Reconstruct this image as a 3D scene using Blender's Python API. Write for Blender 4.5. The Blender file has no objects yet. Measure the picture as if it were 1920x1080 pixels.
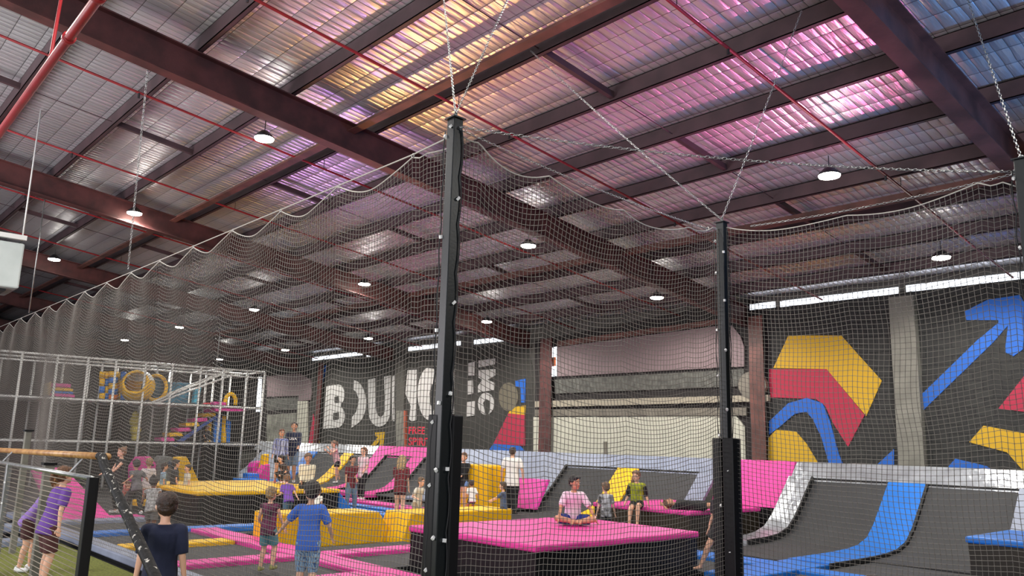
import bpy, bmesh, math, random
import numpy as np
from mathutils import Vector, Matrix, Quaternion
random.seed(7); rng=np.random.default_rng(7)
C=bpy.context.scene.collection
# ---------------------------------------------------------------- camera
F=1520.0; PITCH=math.radians(10.8); ROLL=math.radians(1.55); YAW=math.radians(41.8)
EYE=Vector((0,0,1.85))
_f0=Vector((-math.cos(YAW),math.sin(YAW),0)); _r0=Vector((math.sin(YAW),math.cos(YAW),0)); _up=Vector((0,0,1))
FW=_f0*math.cos(PITCH)+_up*math.sin(PITCH); _u1=-_f0*math.sin(PITCH)+_up*math.cos(PITCH)
RT=_r0*math.cos(ROLL)+_u1*math.sin(ROLL); UT=-_r0*math.sin(ROLL)+_u1*math.cos(ROLL)
cam_d=bpy.data.cameras.new('camera'); cam=bpy.data.objects.new('camera',cam_d); C.objects.link(cam)
cam_d.sensor_width=36; cam_d.lens=F/1920*36; cam_d.clip_end=200; cam_d.clip_start=.05
cam.matrix_world=Matrix(((RT.x,UT.x,-FW.x,EYE.x),(RT.y,UT.y,-FW.y,EYE.y),(RT.z,UT.z,-FW.z,EYE.z),(0,0,0,1)))
bpy.context.scene.camera=cam
# ---------------------------------------------------------------- world, colour, big lights
sc=bpy.context.scene
sc.view_settings.view_transform='Standard'; sc.view_settings.look='None'; sc.view_settings.gamma=1; sc.view_settings.exposure=0.5
sc.view_settings.use_curve_mapping=False
sc.cycles.max_bounces=6; sc.cycles.diffuse_bounces=3; sc.cycles.glossy_bounces=3; sc.cycles.transmission_bounces=4; sc.cycles.transparent_max_bounces=8
sc.cycles.sample_clamp_indirect=6; sc.cycles.use_denoising=True; sc.cycles.caustics_reflective=False; sc.cycles.caustics_refractive=False
wd=bpy.data.worlds.new('world'); sc.world=wd; wd.use_nodes=True
wd.node_tree.nodes['Background'].inputs[0].default_value=(.80,.86,1,1); wd.node_tree.nodes['Background'].inputs[1].default_value=.36
def light(kind,name,loc,energy,color=(1,1,1),target=None,**k):
    l=bpy.data.lights.new(name,kind); l.energy=energy; l.color=color
    for a,v in k.items(): setattr(l,a,v)
    o=bpy.data.objects.new(name,l); C.objects.link(o); o.location=loc
    if target is not None: o.rotation_euler=(Vector(target)-Vector(loc)).to_track_quat('-Z','Y').to_euler()
    return o
# added coloured spots without fixtures, put in to tint the foil ceiling
light('SPOT','added_pink_fill',(-5.5,15.0,2.0),900,(1,.18,.40),(-6.6,9.4,7.0),spot_size=math.radians(50),spot_blend=.8,shadow_soft_size=.12)
light('SPOT','added_blue_fill',(1.0,12.6,2.2),800,(.12,.40,1),(-4.0,9.6,6.8),spot_size=math.radians(66),spot_blend=.8,shadow_soft_size=.12)
light('SPOT','added_amber_fill',(-14.4,9.4,2.0),420,(1,.52,.16),(-9.6,5.2,7.4),spot_size=math.radians(66),spot_blend=.8,shadow_soft_size=.12)
light('SPOT','added_violet_fill',(-19,9.5,2.0),200,(.66,.32,1),(-13.5,7.6,7.2),spot_size=math.radians(80),spot_blend=.8,shadow_soft_size=.12)
# added area fills behind the camera to brighten the foil, no door there
light('AREA','added_left_fill',(-16,-5.2,3.6),800,(1,.95,.97),(-19,9,7.0),shape='RECTANGLE',size=8,size_y=3)
light('AREA','added_rear_fill',(3,-5.4,3.0),900,(.93,.93,1),(-9,10,6.5),shape='RECTANGLE',size=8,size_y=4.5)
# ---------------------------------------------------------------- pixel helpers (points on real planes)
def ray(x,y): return FW+RT*((x-960)/F)-UT*((y-540)/F)
def onY(x,y,Y): d=ray(x,y); return EYE+d*(Y/d.y)
def onX(x,y,X): d=ray(x,y); return EYE+d*(X/d.x)
def onZ(x,y,Z): d=ray(x,y); return EYE+d*((Z-EYE.z)/d.z)
def onroof(x,y,z0): d=ray(x,y); return EYE+d*((z0-1.85)/(d.z+.13*d.y))
# ---------------------------------------------------------------- materials
def lin(c): return tuple((v/255/12.92 if v/255<=.04045 else ((v/255+.055)/1.055)**2.4) for v in c)+(1,)
MATS={}
def mat(name,rgb,rough=.6,metal=0,bump=0,bscale=20,var=0,vscale=6,rgb2=None,spec=.5,emit=None,es=0,coat=0):
    if name in MATS: return MATS[name]
    m=bpy.data.materials.new(name); m.use_nodes=True; nt=m.node_tree; b=nt.nodes['Principled BSDF']
    b.inputs['Base Color'].default_value=lin(rgb); b.inputs['Roughness'].default_value=rough; b.inputs['Metallic'].default_value=metal
    b.inputs['Specular IOR Level'].default_value=spec
    if coat: b.inputs['Coat Weight'].default_value=coat; b.inputs['Coat Roughness'].default_value=.25
    if emit: b.inputs['Emission Color'].default_value=lin(emit); b.inputs['Emission Strength'].default_value=es
    tc=nt.nodes.new('ShaderNodeTexCoord')
    if var or rgb2:
        n=nt.nodes.new('ShaderNodeTexNoise'); n.inputs['Scale'].default_value=vscale; n.inputs['Detail'].default_value=5
        nt.links.new(tc.outputs['Object'],n.inputs['Vector'])
        r=nt.nodes.new('ShaderNodeValToRGB'); r.color_ramp.elements[0].position=.35; r.color_ramp.elements[1].position=.65
        c2=rgb2 or tuple(max(0,v*(1-var)) for v in rgb)
        r.color_ramp.elements[0].color=lin(c2); r.color_ramp.elements[1].color=lin(rgb)
        nt.links.new(n.outputs['Fac'],r.inputs['Fac']); nt.links.new(r.outputs['Color'],b.inputs['Base Color'])
    if bump:
        n2=nt.nodes.new('ShaderNodeTexNoise'); n2.inputs['Scale'].default_value=bscale; n2.inputs['Detail'].default_value=4
        nt.links.new(tc.outputs['Object'],n2.inputs['Vector'])
        bn=nt.nodes.new('ShaderNodeBump'); bn.inputs['Strength'].default_value=bump; bn.inputs['Distance'].default_value=.02
        nt.links.new(n2.outputs['Fac'],bn.inputs['Height']); nt.links.new(bn.outputs['Normal'],b.inputs['Normal'])
    MATS[name]=m; return m
def bands(name,cols,scale,axis='Z',rough=.8,soft=False,noise=0):
    """a printed or woven stripe pattern running over the thing itself"""
    m=mat(name,cols[0],rough); nt=m.node_tree; b=nt.nodes['Principled BSDF']
    tc=nt.nodes.new('ShaderNodeTexCoord'); w=nt.nodes.new('ShaderNodeTexWave'); w.bands_direction=axis
    w.inputs['Scale'].default_value=scale; w.inputs['Distortion'].default_value=noise; w.inputs['Detail'].default_value=1
    r=nt.nodes.new('ShaderNodeValToRGB'); r.color_ramp.interpolation='LINEAR' if soft else 'CONSTANT'
    r.color_ramp.elements[0].color=lin(cols[0]); r.color_ramp.elements[1].color=lin(cols[1]); r.color_ramp.elements[1].position=.5
    nt.links.new(tc.outputs['Object'],w.inputs['Vector']); nt.links.new(w.outputs['Fac'],r.inputs['Fac']); nt.links.new(r.outputs['Color'],b.inputs['Base Color'])
    return m
M_pink=mat('pink_vinyl',(226,66,156),.55,spec=.3,bump=.12,bscale=5,var=.06,vscale=2)
M_yel=mat('yellow_vinyl',(244,188,18),.55,spec=.3,bump=.12,bscale=5,var=.06,vscale=2)
M_blue=mat('blue_vinyl',(22,112,204),.5,bump=.12,bscale=5,var=.06,vscale=2)
M_grey=mat('grey_vinyl',(134,142,162),.5,bump=.25,bscale=7,var=.08,vscale=3)
M_silver=mat('silver_vinyl',(172,176,182),.28,.35,bump=1.0,bscale=5,var=.15,vscale=4)
M_bed=mat('trampoline_bed',(56,56,58),.8,bump=.15,bscale=90,var=.12,vscale=1.5)
M_black=mat('black_vinyl',(13,13,15),.5,bump=.25,bscale=3,spec=.3)
M_navy=mat('navy_vinyl',(22,34,52),.45,bump=.15,bscale=3)
M_edge=mat('black_webbing',(14,14,15),.7)
M_steel=mat('oxide_red_steel',(92,50,48),.62,var=.3,vscale=3,bump=.1,bscale=30)
M_steel2=mat('oxide_brown_steel',(112,68,60),.6,var=.3,vscale=2.5,bump=.1,bscale=30)
M_purlin=mat('dark_purlin_steel',(78,56,60),.55,var=.25,vscale=2)
M_redpipe=mat('red_pipe_paint',(158,34,40),.45,var=.12,vscale=4)
M_gpost=mat('weathered_grey_post',(120,118,108),.7,var=.2,vscale=4)
M_post=mat('black_post_paint',(12,17,19),.42,bump=.05,bscale=40)
M_galv=mat('galvanised_steel',(170,172,170),.38,.8,var=.15,vscale=12)
M_white=mat('white_paint',(226,226,222),.5)
M_cord=mat('net_cord',(102,97,91),.8)
M_rope=mat('grey_rope',(168,164,156),.8)
M_brope=mat('black_rope',(20,20,22),.7)
M_clip=mat('white_nylon_clip',(222,222,220),.4)
M_lamp=mat('lamp_glow',(255,255,255),.5,emit=(255,250,232),es=26)
M_housing=mat('lamp_housing',(60,60,62),.4,.6)
# ---------------------------------------------------------------- mesh building
class MB:
    def __init__(s): s.v=[]; s.f=[]; s.m=[]
    def add(s,vs,fs,mi=0):
        o=len(s.v); s.v+= [tuple(v) for v in vs]; s.f+=[tuple(i+o for i in f) for f in fs]; s.m+=[mi]*len(fs); return s
    def box(s,a,b,mi=0,rot=0,piv=None):
        (x0,y0,z0),(x1,y1,z1)=a,b
        vs=[(x0,y0,z0),(x1,y0,z0),(x1,y1,z0),(x0,y1,z0),(x0,y0,z1),(x1,y0,z1),(x1,y1,z1),(x0,y1,z1)]
        return s.add(vs,[(0,3,2,1),(4,5,6,7),(0,1,5,4),(1,2,6,5),(2,3,7,6),(3,0,4,7)],mi)
    def hexa(s,bot,top,mi=0):   # 4 bottom + 4 top points
        return s.add(list(bot)+list(top),[(0,3,2,1),(4,5,6,7),(0,1,5,4),(1,2,6,5),(2,3,7,6),(3,0,4,7)],mi)
    def prism(s,pts,off,mi=0):  # planar polygon extruded by off
        n=len(pts); off=Vector(off); vs=[Vector(p) for p in pts]+[Vector(p)+off for p in pts]
        fs=[tuple(range(n))[::-1],tuple(range(n,2*n))]+[(i,(i+1)%n,n+(i+1)%n,n+i) for i in range(n)]
        return s.add(vs,fs,mi)
    def tube(s,pts,r,n=8,mi=0,closed=False,flat=1.0,side=None):
        pts=[Vector(p) for p in pts]; k=len(pts); rs=r if isinstance(r,(list,tuple)) else [r]*k
        vs=[]; prev=None
        for i,p in enumerate(pts):
            a=pts[i-1] if (i>0 or closed) else p; b=pts[(i+1)%k] if (i<k-1 or closed) else p
            t=(b-a).normalized() if (b-a).length>1e-9 else Vector((0,0,1))
            if side is not None: u=Vector(side)
            else: u=prev if prev is not None else (Vector((0,0,1)) if abs(t.z)<.9 else Vector((1,0,0)))
            u=(u-t*u.dot(t)); u=u.normalized() if u.length>1e-6 else t.orthogonal().normalized(); w=t.cross(u); prev=u
            rr=rs[i]; ra,rb=(rr if isinstance(rr,tuple) else (rr,rr*flat))
            for j in range(n):
                an=2*math.pi*j/n; vs.append(p+u*(ra*math.cos(an))+w*(rb*math.sin(an)))
        fs=[]
        for i in range(k if closed else k-1):
            i2=(i+1)%k
            for j in range(n): fs.append((i*n+j,i*n+(j+1)%n,i2*n+(j+1)%n,i2*n+j))
        if not closed: fs+= [tuple(range(n))[::-1],tuple(range((k-1)*n,k*n))]
        return s.add(vs,fs,mi)
    def caps(s,p0,p1,r0,r1,n=10,side=None,flat=1.0):   # closed tapered capsule
        p0=Vector(p0);p1=Vector(p1); d=(p1-p0); L=d.length; t=d/L if L>1e-6 else Vector((0,0,1))
        pts=[];rs=[]
        for a in (80,50,20): pts.append(p0-t*(r0*math.sin(math.radians(a)))); rs.append(r0*math.cos(math.radians(a)))
        pts+= [p0+d*.33,p0+d*.66]; rs+=[r0+(r1-r0)*.33,r0+(r1-r0)*.66]
        for a in (20,50,80): pts.append(p1+t*(r1*math.sin(math.radians(a)))); rs.append(r1*math.cos(math.radians(a)))
        return s.tube(pts,rs,n,side=side,flat=flat)
    def ell(s,c,r,n=14,m=9,R=None):
        c=Vector(c); vs=[];fs=[]
        for i in range(m+1):
            th=math.pi*i/m
            for j in range(n):
                ph=2*math.pi*j/n; q=Vector((r[0]*math.sin(th)*math.cos(ph),r[1]*math.sin(th)*math.sin(ph),r[2]*math.cos(th)))
                if R is not None: q=R@q
                vs.append(c+q)
        for i in range(m):
            for j in range(n): fs.append((i*n+j,(i+1)*n+j,(i+1)*n+(j+1)%n,i*n+(j+1)%n))
        return s.add(vs,fs)
    def build(s,name,mats,parent=None,smooth=False,bevel=0):
        me=bpy.data.meshes.new(name); me.from_pydata([tuple(v) for v in s.v],[],s.f)
        if not isinstance(mats,(list,tuple)): mats=[mats]
        for m in mats: me.materials.append(m)
        if len(mats)>1: me.polygons.foreach_set('material_index',s.m)
        if smooth: me.polygons.foreach_set('use_smooth',[True]*len(me.polygons))
        me.update(); me.validate()
        bm=bmesh.new(); bm.from_mesh(me); bmesh.ops.remove_doubles(bm,verts=bm.verts,dist=1e-6); bmesh.ops.recalc_face_normals(bm,faces=bm.faces); bm.to_mesh(me); bm.free()
        o=bpy.data.objects.new(name,me); C.objects.link(o)
        if bevel:
            md=o.modifiers.new('bevel','BEVEL'); md.width=bevel; md.segments=2; md.limit_method='ANGLE'
        if parent is not None: o.parent=parent; o.matrix_parent_inverse=PINV(parent)
        return o
def PINV(p):
    m=Matrix.Translation(p.location)@p.rotation_euler.to_matrix().to_4x4(); return m.inverted()
def tag(o,label,cat,group=None):
    o['label']=label; o['category']=cat
    if group: o['group']=group
    return o
def thing(name,label,cat,loc=(0,0,0),group=None):
    o=bpy.data.objects.new(name,None); o.empty_display_size=.1; C.objects.link(o); o.location=loc; return tag(o,label,cat,group)
def struct(o): o['kind']='structure'; return o
def copy_thing(root,delta,label=None,group=None):
    c=root.copy(); C.objects.link(c); c.location=Vector(root.location)+Vector(delta)
    if label: c['label']=label
    if group: c['group']=group
    for ch in [q for q in root.children]:
        d=ch.copy(); C.objects.link(d); d.parent=c; d.matrix_parent_inverse=ch.matrix_parent_inverse
        for g in [q for q in ch.children]:
            e=g.copy(); C.objects.link(e); e.parent=d; e.matrix_parent_inverse=g.matrix_parent_inverse
    return c
# ================================================================ building shell
YW=19.6
M_floor=mat('dark_rubber_floor',(52,52,54),.8,var=.2,vscale=1,bump=.1)
struct(MB().box((-48,-6,-.3),(8,YW+.3,-.12)).build('floor',M_floor))
# foil ceiling
m=bpy.data.materials.new('foil_insulation'); m.use_nodes=True; nt=m.node_tree; b=nt.nodes['Principled BSDF']; N=nt.nodes.new; L=nt.links.new
b.inputs['Metallic'].default_value=.7; b.inputs['Roughness'].default_value=.36
tc=N('ShaderNodeTexCoord'); sp=N('ShaderNodeSeparateXYZ'); L(tc.outputs['Object'],sp.inputs[0])
def math_(op,a,b_=None,c_=None):
    n=N('ShaderNodeMath'); n.operation=op
    for i,v in enumerate((a,b_,c_)):
        if v is None: continue
        if isinstance(v,(int,float)): n.inputs[i].default_value=v
        else: L(v,n.inputs[i])
    return n.outputs[0]
nz=N('ShaderNodeTexNoise'); nz.inputs['Scale'].default_value=1.0; nz.inputs['Detail'].default_value=4
mp=N('ShaderNodeMapping'); mp.inputs['Scale'].default_value=(7.0,.9,1); L(tc.outputs['Object'],mp.inputs[0]); L(mp.outputs[0],nz.inputs['Vector'])
nz2=N('ShaderNodeTexNoise'); nz2.inputs['Scale'].default_value=1.0; nz2.inputs['Detail'].default_value=3
mp2=N('ShaderNodeMapping'); mp2.inputs['Scale'].default_value=(1.2,.8,1); L(tc.outputs['Object'],mp2.inputs[0]); L(mp2.outputs[0],nz2.inputs['Vector'])
wx=math_('ADD',sp.outputs[0],math_('MULTIPLY',nz2.outputs['Fac'],.12))
wave=math_('ABSOLUTE',math_('SINE',math_('MULTIPLY',wx,math.pi/.155)))
wy=math_('ABSOLUTE',math_('SINE',math_('MULTIPLY',sp.outputs[1],math.pi/.40)))
hgt=math_('ADD',math_('ADD',math_('MULTIPLY',math_('POWER',wave,.6),.40),math_('MULTIPLY',math_('POWER',wy,.5),.30)),math_('MULTIPLY',nz.outputs['Fac'],1.15))
bn=N('ShaderNodeBump'); bn.inputs['Strength'].default_value=.75; bn.inputs['Distance'].default_value=.05; L(hgt,bn.inputs['Height']); L(bn.outputs[0],b.inputs['Normal'])
lx=math_('LESS_THAN',wave,.10); ly=math_('LESS_THAN',wy,.045); line=math_('MAXIMUM',math_('MULTIPLY',lx,.75),ly)
mx=N('ShaderNodeMix'); mx.data_type='RGBA'; mx.inputs['A'].default_value=(.82,.80,.83,1); mx.inputs['B'].default_value=(.20,.19,.20,1); L(line,mx.inputs['Factor']); L(mx.outputs['Result'],b.inputs['Base Color'])
M_foil=m
RZ=8.51
def rz(Y,z0): return z0-.13*Y
mb=MB(); mb.hexa([(-48,-6,rz(-6,RZ)),(8,-6,rz(-6,RZ)),(8,YW+.3,rz(YW+.3,RZ)),(-48,YW+.3,rz(YW+.3,RZ))],[(-48,-6,rz(-6,RZ)+.06),(8,-6,rz(-6,RZ)+.06),(8,YW+.3,rz(YW+.3,RZ)+.06),(-48,YW+.3,rz(YW+.3,RZ)+.06)])
struct(mb.build('ceiling',M_foil))
# walls
def brick_mat(name,c1,c2,mort,scale):
    m=mat(name,c1,.85); nt=m.node_tree; b=nt.nodes['Principled BSDF']; tc=nt.nodes.new('ShaderNodeTexCoord'); mp=nt.nodes.new('ShaderNodeMapping')
    mp.inputs['Rotation'].default_value=(math.radians(90),0,0)
    br=nt.nodes.new('ShaderNodeTexBrick'); br.inputs['Scale'].default_value=scale; br.inputs['Color1'].default_value=lin(c1); br.inputs['Color2'].default_value=lin(c2); br.inputs['Mortar'].default_value=lin(mort)
    br.inputs['Mortar Size'].default_value=.012; nt.links.new(tc.outputs['Object'],mp.inputs[0]); nt.links.new(mp.outputs[0],br.inputs['Vector']); nt.links.new(br.outputs['Color'],b.inputs['Base Color'])
    return m
M_brickD=brick_mat('charcoal_painted_brick',(52,52,50),(44,44,43),(22,22,22),1.3)
M_mural=mat('charcoal_mural_paint',(58,57,53),.8,var=.18,vscale=1.2)
M_conc=mat('concrete_column',(134,132,122),.85,var=.12,vscale=3)
M_wall=mat('dim_block_wall',(86,84,80),.85,var=.15,vscale=2)
struct(MB().box((-48,YW,-.12),(8,YW+.25,5.94)).build('wall_back',M_wall))
struct(MB().box((-48.2,-6,-.12),(-48,YW,rz(-6,RZ))).build('wall_left',mat('dark_side_wall',(58,56,56),.85,var=.1)))
struct(MB().box((8,-6,-.12),(8.2,YW,rz(-6,RZ))).build('wall_right',mat('pale_side_wall',(120,118,116),.85)))
# eave light strips (translucent sheeting with daylight behind)
M_day=mat('daylight_sheet',(240,244,248),.6,emit=(236,244,255),es=1.5)
for i,(xa,xb,ya,yb) in enumerate([(585,678,672,664),(687,708,664,661),(765,862,653,641),(888,955,640,632),(1405,1452,574,569),(1462,1683,568,540),(1698,1920,539,511),(1925,2080,510,492),(1010,1062,596,590)]):
    p=onY(xa,ya,YW-.05); q=onY(xb,yb,YW-.05); z0=p.z-.05
    struct(MB().box((p.x,YW-.03,z0-.06),(q.x,YW,z0+.10)).build(f'window_{i+1}',M_day))
# steel columns on the back wall
for i,(xa,xb,zt,mm) in enumerate([(1405,1432,5.4,M_steel2),(1012,1034,5.4,M_steel),(596,604,5.4,M_steel)]):
    p=onY(xa,700,YW-.22); q=onY(xb,700,YW-.22)
    mb=MB(); w=(p.x,q.x); mb.box((w[0],YW-.22,-.12),(w[1],YW-.205,zt)); mb.box((w[0],YW-.015,-.12),(w[1],YW,zt)); c=(w[0]+w[1])/2; mb.box((c-.01,YW-.205,-.12),(c+.01,YW-.015,zt))
    struct(mb.build(f'trim_{i+1}',mm))
# ---------------------------------------------------------------- roof frame
def beam(pts,w,h,tf,m,name):  # I section along two points (bottom centre)
    a,b_=[Vector(p) for p in pts]; d=(b_-a).normalized(); s=d.cross(Vector((0,0,1))).normalized(); u=s.cross(d); mb=MB()
    def bar(s0,s1,u0,u1): mb.hexa([a+s*s0+u*u0,a+s*s1+u*u0,b_+s*s1+u*u0,b_+s*s0+u*u0],[a+s*s0+u*u1,a+s*s1+u*u1,b_+s*s1+u*u1,b_+s*s0+u*u1])
    bar(-w/2,w/2,0,tf); bar(-w/2,w/2,h-tf,h); bar(-.01,.01,tf,h-tf)
    return mb.build(name,m)
tn=4
for X in (5.1,-3.62,-12.15,-20.9,-29.5,-38.15,-46.8):
    struct(beam([(X,-6,7.69+.129*6),(X,YW,7.69-.129*YW)],.24,.53,.022,M_steel2 if X>-5 else M_steel,f'trim_{tn}')); tn+=1
PY=[-2.3,-.7,.9,2.5,4.1,5.7,7.35,8.95,10.46,12.0,13.6,15.2,16.8,18.4]
for Y in PY:   # channel section purlins
    z=rz(Y,8.25); mb=MB(); x0,x1=-48,8
    mb.box((x0,Y,z),(x1,Y+.012,z+.255)); mb.box((x0,Y,z),(x1,Y+.085,z+.012)); mb.box((x0,Y,z+.243),(x1,Y+.085,z+.255)); mb.box((x0,Y+.075,z),(x1,Y+.085,z+.03))
    struct(mb.build(f'trim_{tn}',M_purlin)); tn+=1
for X in (.7,-7.8,-16.45,-25.1,-33.8,-42.4):    # bridging between alternate purlins
    for k in range(len(PY)-1):
        Y0,Y1=PY[k]+.09,PY[k+1]; zz0,zz1=rz(Y0,8.29),rz(Y1,8.29)
        if k%2==0: mb=MB().hexa([(X-.04,Y0,zz0),(X+.04,Y0,zz0),(X+.04,Y1,zz1),(X-.04,Y1,zz1)],[(X-.04,Y0,zz0+.10),(X+.04,Y0,zz0+.10),(X+.04,Y1,zz1+.10),(X-.04,Y1,zz1+.10)])
        else: mb=MB().tube([(X,Y0,zz0+.05),(X,Y1,zz1+.05)],.009,6)
        struct(mb.build(f'trim_{tn}',M_purlin)); tn+=1
# long struts tied under the rafters
for Y in (6.95,14.3):
    z=rz(Y,8.10); a=.11; mb=MB()
    mb.hexa([(-48,Y-a,z),(-48,Y+.02,z-.02),(8,Y+.02,z-.02),(8,Y-a,z)],[(-48,Y-a,z+.015),(-48,Y+.02,z+.0),(8,Y+.02,z+.0),(8,Y-a,z+.015)])
    mb.box((-48,Y+.02,z-.02),(8,Y+.035,z+.15)); struct(mb.build(f'trim_{tn}',M_steel2)); tn+=1
# sprinkler pipes
px=[-1.2,-5.5,-9.8,-14.15,-18.4,-22.7,-27.0,-31.3,-35.6]; pl=['nearest the right rafter','passing above the corner net post','passing above the left net','in the second roof bay','beyond the second bay lamps','third bay right','third bay left','far bay over the play frame','farthest over the play frame']
for X,w in zip(px,pl):
    t=thing('sprinkler_pipe',f'thin red sprinkler pipe under the foil roof, {w}','pipe',(X,6,rz(6,8.12)))
    MB().tube([(X,-5.8,rz(-5.8,8.12)),(X,YW-.3,rz(YW-.3,8.12))],.022,8).build('pipe_run',M_redpipe,t,True); pr_=[c for c in t.children][0]
    for Y in (3.9,8.6,13.2): MB().tube([(X,Y,rz(Y,8.13)),(X,Y,rz(Y,8.02))],.02,8).build('sprinkler_head',M_housing,pr_)
    for Y in (1.0,7.5,13.8): MB().tube([(X,Y,rz(Y,8.13)),(X,Y,rz(Y,8.3))],.006,6).build('hanger',M_housing,t)
t=thing('main_pipe','thick red sprinkler main sloping below the dark rafter','pipe',(-9,1.6,5.5))
a=onZ(210,-40,5.6); c=onZ(-30,290,5.4); a2=a+(a-c)*1.2; c2=c+(c-a)*.4
MB().tube([a2,c2],.045,14).build('pipe_run',M_redpipe,t,True)
for f in ((120,78),(166,5)):
    q=onZ(*f,5.5); k=(c-a).normalized(); q=a+k*((q-a).dot(k)); MB().tube([q-k*.025,q+k*.025],.062,14).build('coupling',M_redpipe,t,True)
q=a+(c-a)*((Vector(onZ(72,130,5.5))-a).dot(c-a)/(c-a).length_squared)
MB().tube([q,q+Vector((-.12,.05,.25)),q+Vector((-.15,.1,1.9))],.018,8).build('branch',M_redpipe,t,True)
# ---------------------------------------------------------------- high bay lamps
LX={5.9:[-6.3,-13.45,-20.6,-28.3],12.35:[-6.05,-13.29,-20.32,-27.7,-35.0,-42.3],16.9:[-6.05,-13.15,-20.1,-27.26,-34.26,-41.6]}
rowname={5.9:'nearest row',12.35:'middle row',16.9:'row by the mural wall'}; ordn=['first','second','third','fourth','fifth','sixth']
base=None
for Y,xs in LX.items():
    for k,X in enumerate(xs):
        z=rz(Y,7.92); lab=f'round high bay lamp, {ordn[k]} from the right rafter, {rowname[Y]}'
        if base is None:
            base=thing('high_bay_lamp',lab,'lamp',(X,Y,z),'round high bay lamps under the roof'); t=base
            mb=MB(); mb.tube([(X,Y,z+.14),(X,Y,z+.10),(X,Y,z+.03),(X,Y,z)],[.06,.10,.17,.185],20); ho_=mb.build('housing',M_housing,t,True)
            MB().tube([(X,Y,z-.002),(X,Y,z-.03),(X,Y,z-.05)],[.175,.165,.10],20).build('lens',M_lamp,ho_,True)
            MB().tube([(X,Y,z+.14),(X,Y,z+.34)],.008,6).build('hanger_rod',M_housing,t)
            p0=Vector((X,Y,z))
        else: t=copy_thing(base,Vector((X,Y,z))-p0,lab)
        light('SPOT','high_bay_light',(X,Y,z-.07),560,(1,.965,.90),(X,Y,0),spot_size=math.radians(168),spot_blend=.4,shadow_soft_size=.16); light('POINT','high_bay_spill',(X,Y,z-.30),9,(1,.965,.90),shadow_soft_size=.25)
for x,y,w,h in ((-6.5,2.0,0,0),(-13.5,0,0,0),(0,9,0,0)):
    light('SPOT','high_bay_light',(x,y,rz(y,7.9)),520,(1,.965,.90),(x,y,0),spot_size=math.radians(165),spot_blend=.5,shadow_soft_size=.16)
# ================================================================ back wall murals and doors
def wp(pts,off,th,m,name,parent,Y=YW):
    P=[onY(x,y,Y-off) for x,y in pts]; return MB().prism(P,(0,th,0)).build(name,m,parent)
C_yel=mat('mural_yellow',(204,162,34),.75); C_red=mat('mural_red',(172,40,68),.75); C_blu=mat('mural_blue',(34,98,190),.75); C_wht=mat('mural_white',(194,192,188),.75)
mu=thing('wall_mural','dark brick wall mural with huge yellow, red and blue arrow shapes','mural',(-6,YW,3))
wp([(1440,578),(2150,488),(2150,990),(1440,905)],.02,.02,M_brickD,'background',mu)
wp([(1478,629),(1577,629),(1653,714),(1624,780),(1550,692),(1450,690)],.04,.03,C_yel,'yellow_shape',mu)
wp([(1442,692),(1550,692),(1621,778),(1590,838),(1560,790),(1548,762),(1530,748),(1445,745),(1442,720)],.041,.03,C_red,'red_shape',mu)
wp([(1442,790),(1478,756),(1512,746),(1542,756),(1556,790),(1572,850),(1583,878),(1556,876),(1540,820),(1524,786),(1512,772),(1490,776),(1462,800),(1442,815)],.05,.03,C_blu,'blue_arch',mu)
wp([(1440,822),(1455,806),(1492,809),(1512,832),(1536,872),(1440,872)],.042,.03,C_yel,'yellow_shape',mu)
wp([(1637,878),(1676,842),(1676,880)],.04,.03,C_blu,'blue_shape',mu)
wp([(1719,748),(1832,638),(1872,605),(1872,600),(1812,600),(1808,584),(1852,562),(1912,553),(1922,570),(1918,655),(1900,668),(1884,660),(1890,610),(1862,642),(1722,778)],.04,.03,C_blu,'blue_arrow',mu)
wp([(1872,766),(1920,705),(1990,690),(1990,790),(1920,772)],.04,.03,C_red,'red_shape',mu)
wp([(1920,694),(1990,640),(1990,690),(1920,706)],.045,.03,C_blu,'blue_shape',mu)
wp([(1817,829),(1844,798),(1990,826),(1990,880),(1918,882),(1888,848)],.04,.03,C_yel,'yellow_shape',mu)
wp([(1770,884),(1791,860),(1850,874),(1868,888)],.04,.03,C_blu,'blue_shape',mu)
p=onY(1668,600,YW-.2); q=onY(1715,600,YW-.2)
struct(MB().box((p.x,YW-.2,-.12),(q.x,YW,5.5)).build(f'trim_{tn}',M_conc)); tn+=1
# lettered mural
mb_=thing('wall_mural','long charcoal mural with giant white stencil letters reading BOUNCE INC','mural',(-28,YW,3))
wp([(590,682),(988,640),(999,690),(1000,846),(578,842),(575,780),(588,720)],.02,.02,M_mural,'background',mb_)
wp([(741,668),(757,666),(757,770),(742,770)],.10,.10,mat('painted_column',(84,82,76),.8),'upper_column',mb_); wp([(742,770),(757,770),(757,846),(743,846)],.10,.10,M_conc,'grey_column',mb_); wp([(757,770),(760,770),(760,846),(757,846)],.11,.11,mat('orange_edge',(170,84,60),.7),'orange_edge',mb_)
def arc(cx,cy,rx,ry,a0,a1,n=10): return [(cx+rx*math.cos(math.radians(a0+(a1-a0)*i/n)),cy-ry*math.sin(math.radians(a0+(a1-a0)*i/n))) for i in range(n+1)]
wl=lambda pts,nm: wp(pts,.05,.035,C_wht,nm,mb_)
def ringpoly(outer,holes,nm):
    # outer with rectangular notches is enough for stencil letters
    return wl(outer,nm)
wl([(612,724),(634,721)]+arc(634,740,12,19,80,-60,7)+arc(632,781,14,21,60,-90,8)+[(606,804)],'letter_b')
wp([(627,744),(634,743),(635,754),(627,755)],.09,.03,M_mural,'letter_counter',mb_); wp([(625,774),(634,773),(634,785),(624,787)],.09,.03,M_mural,'letter_counter',mb_)
wl([(664,713)]+arc(662,755,24,42,85,-70,12)+[(659,802),(660,782),(668,772),(673,750),(668,735),(663,731)],'letter_o')
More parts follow.
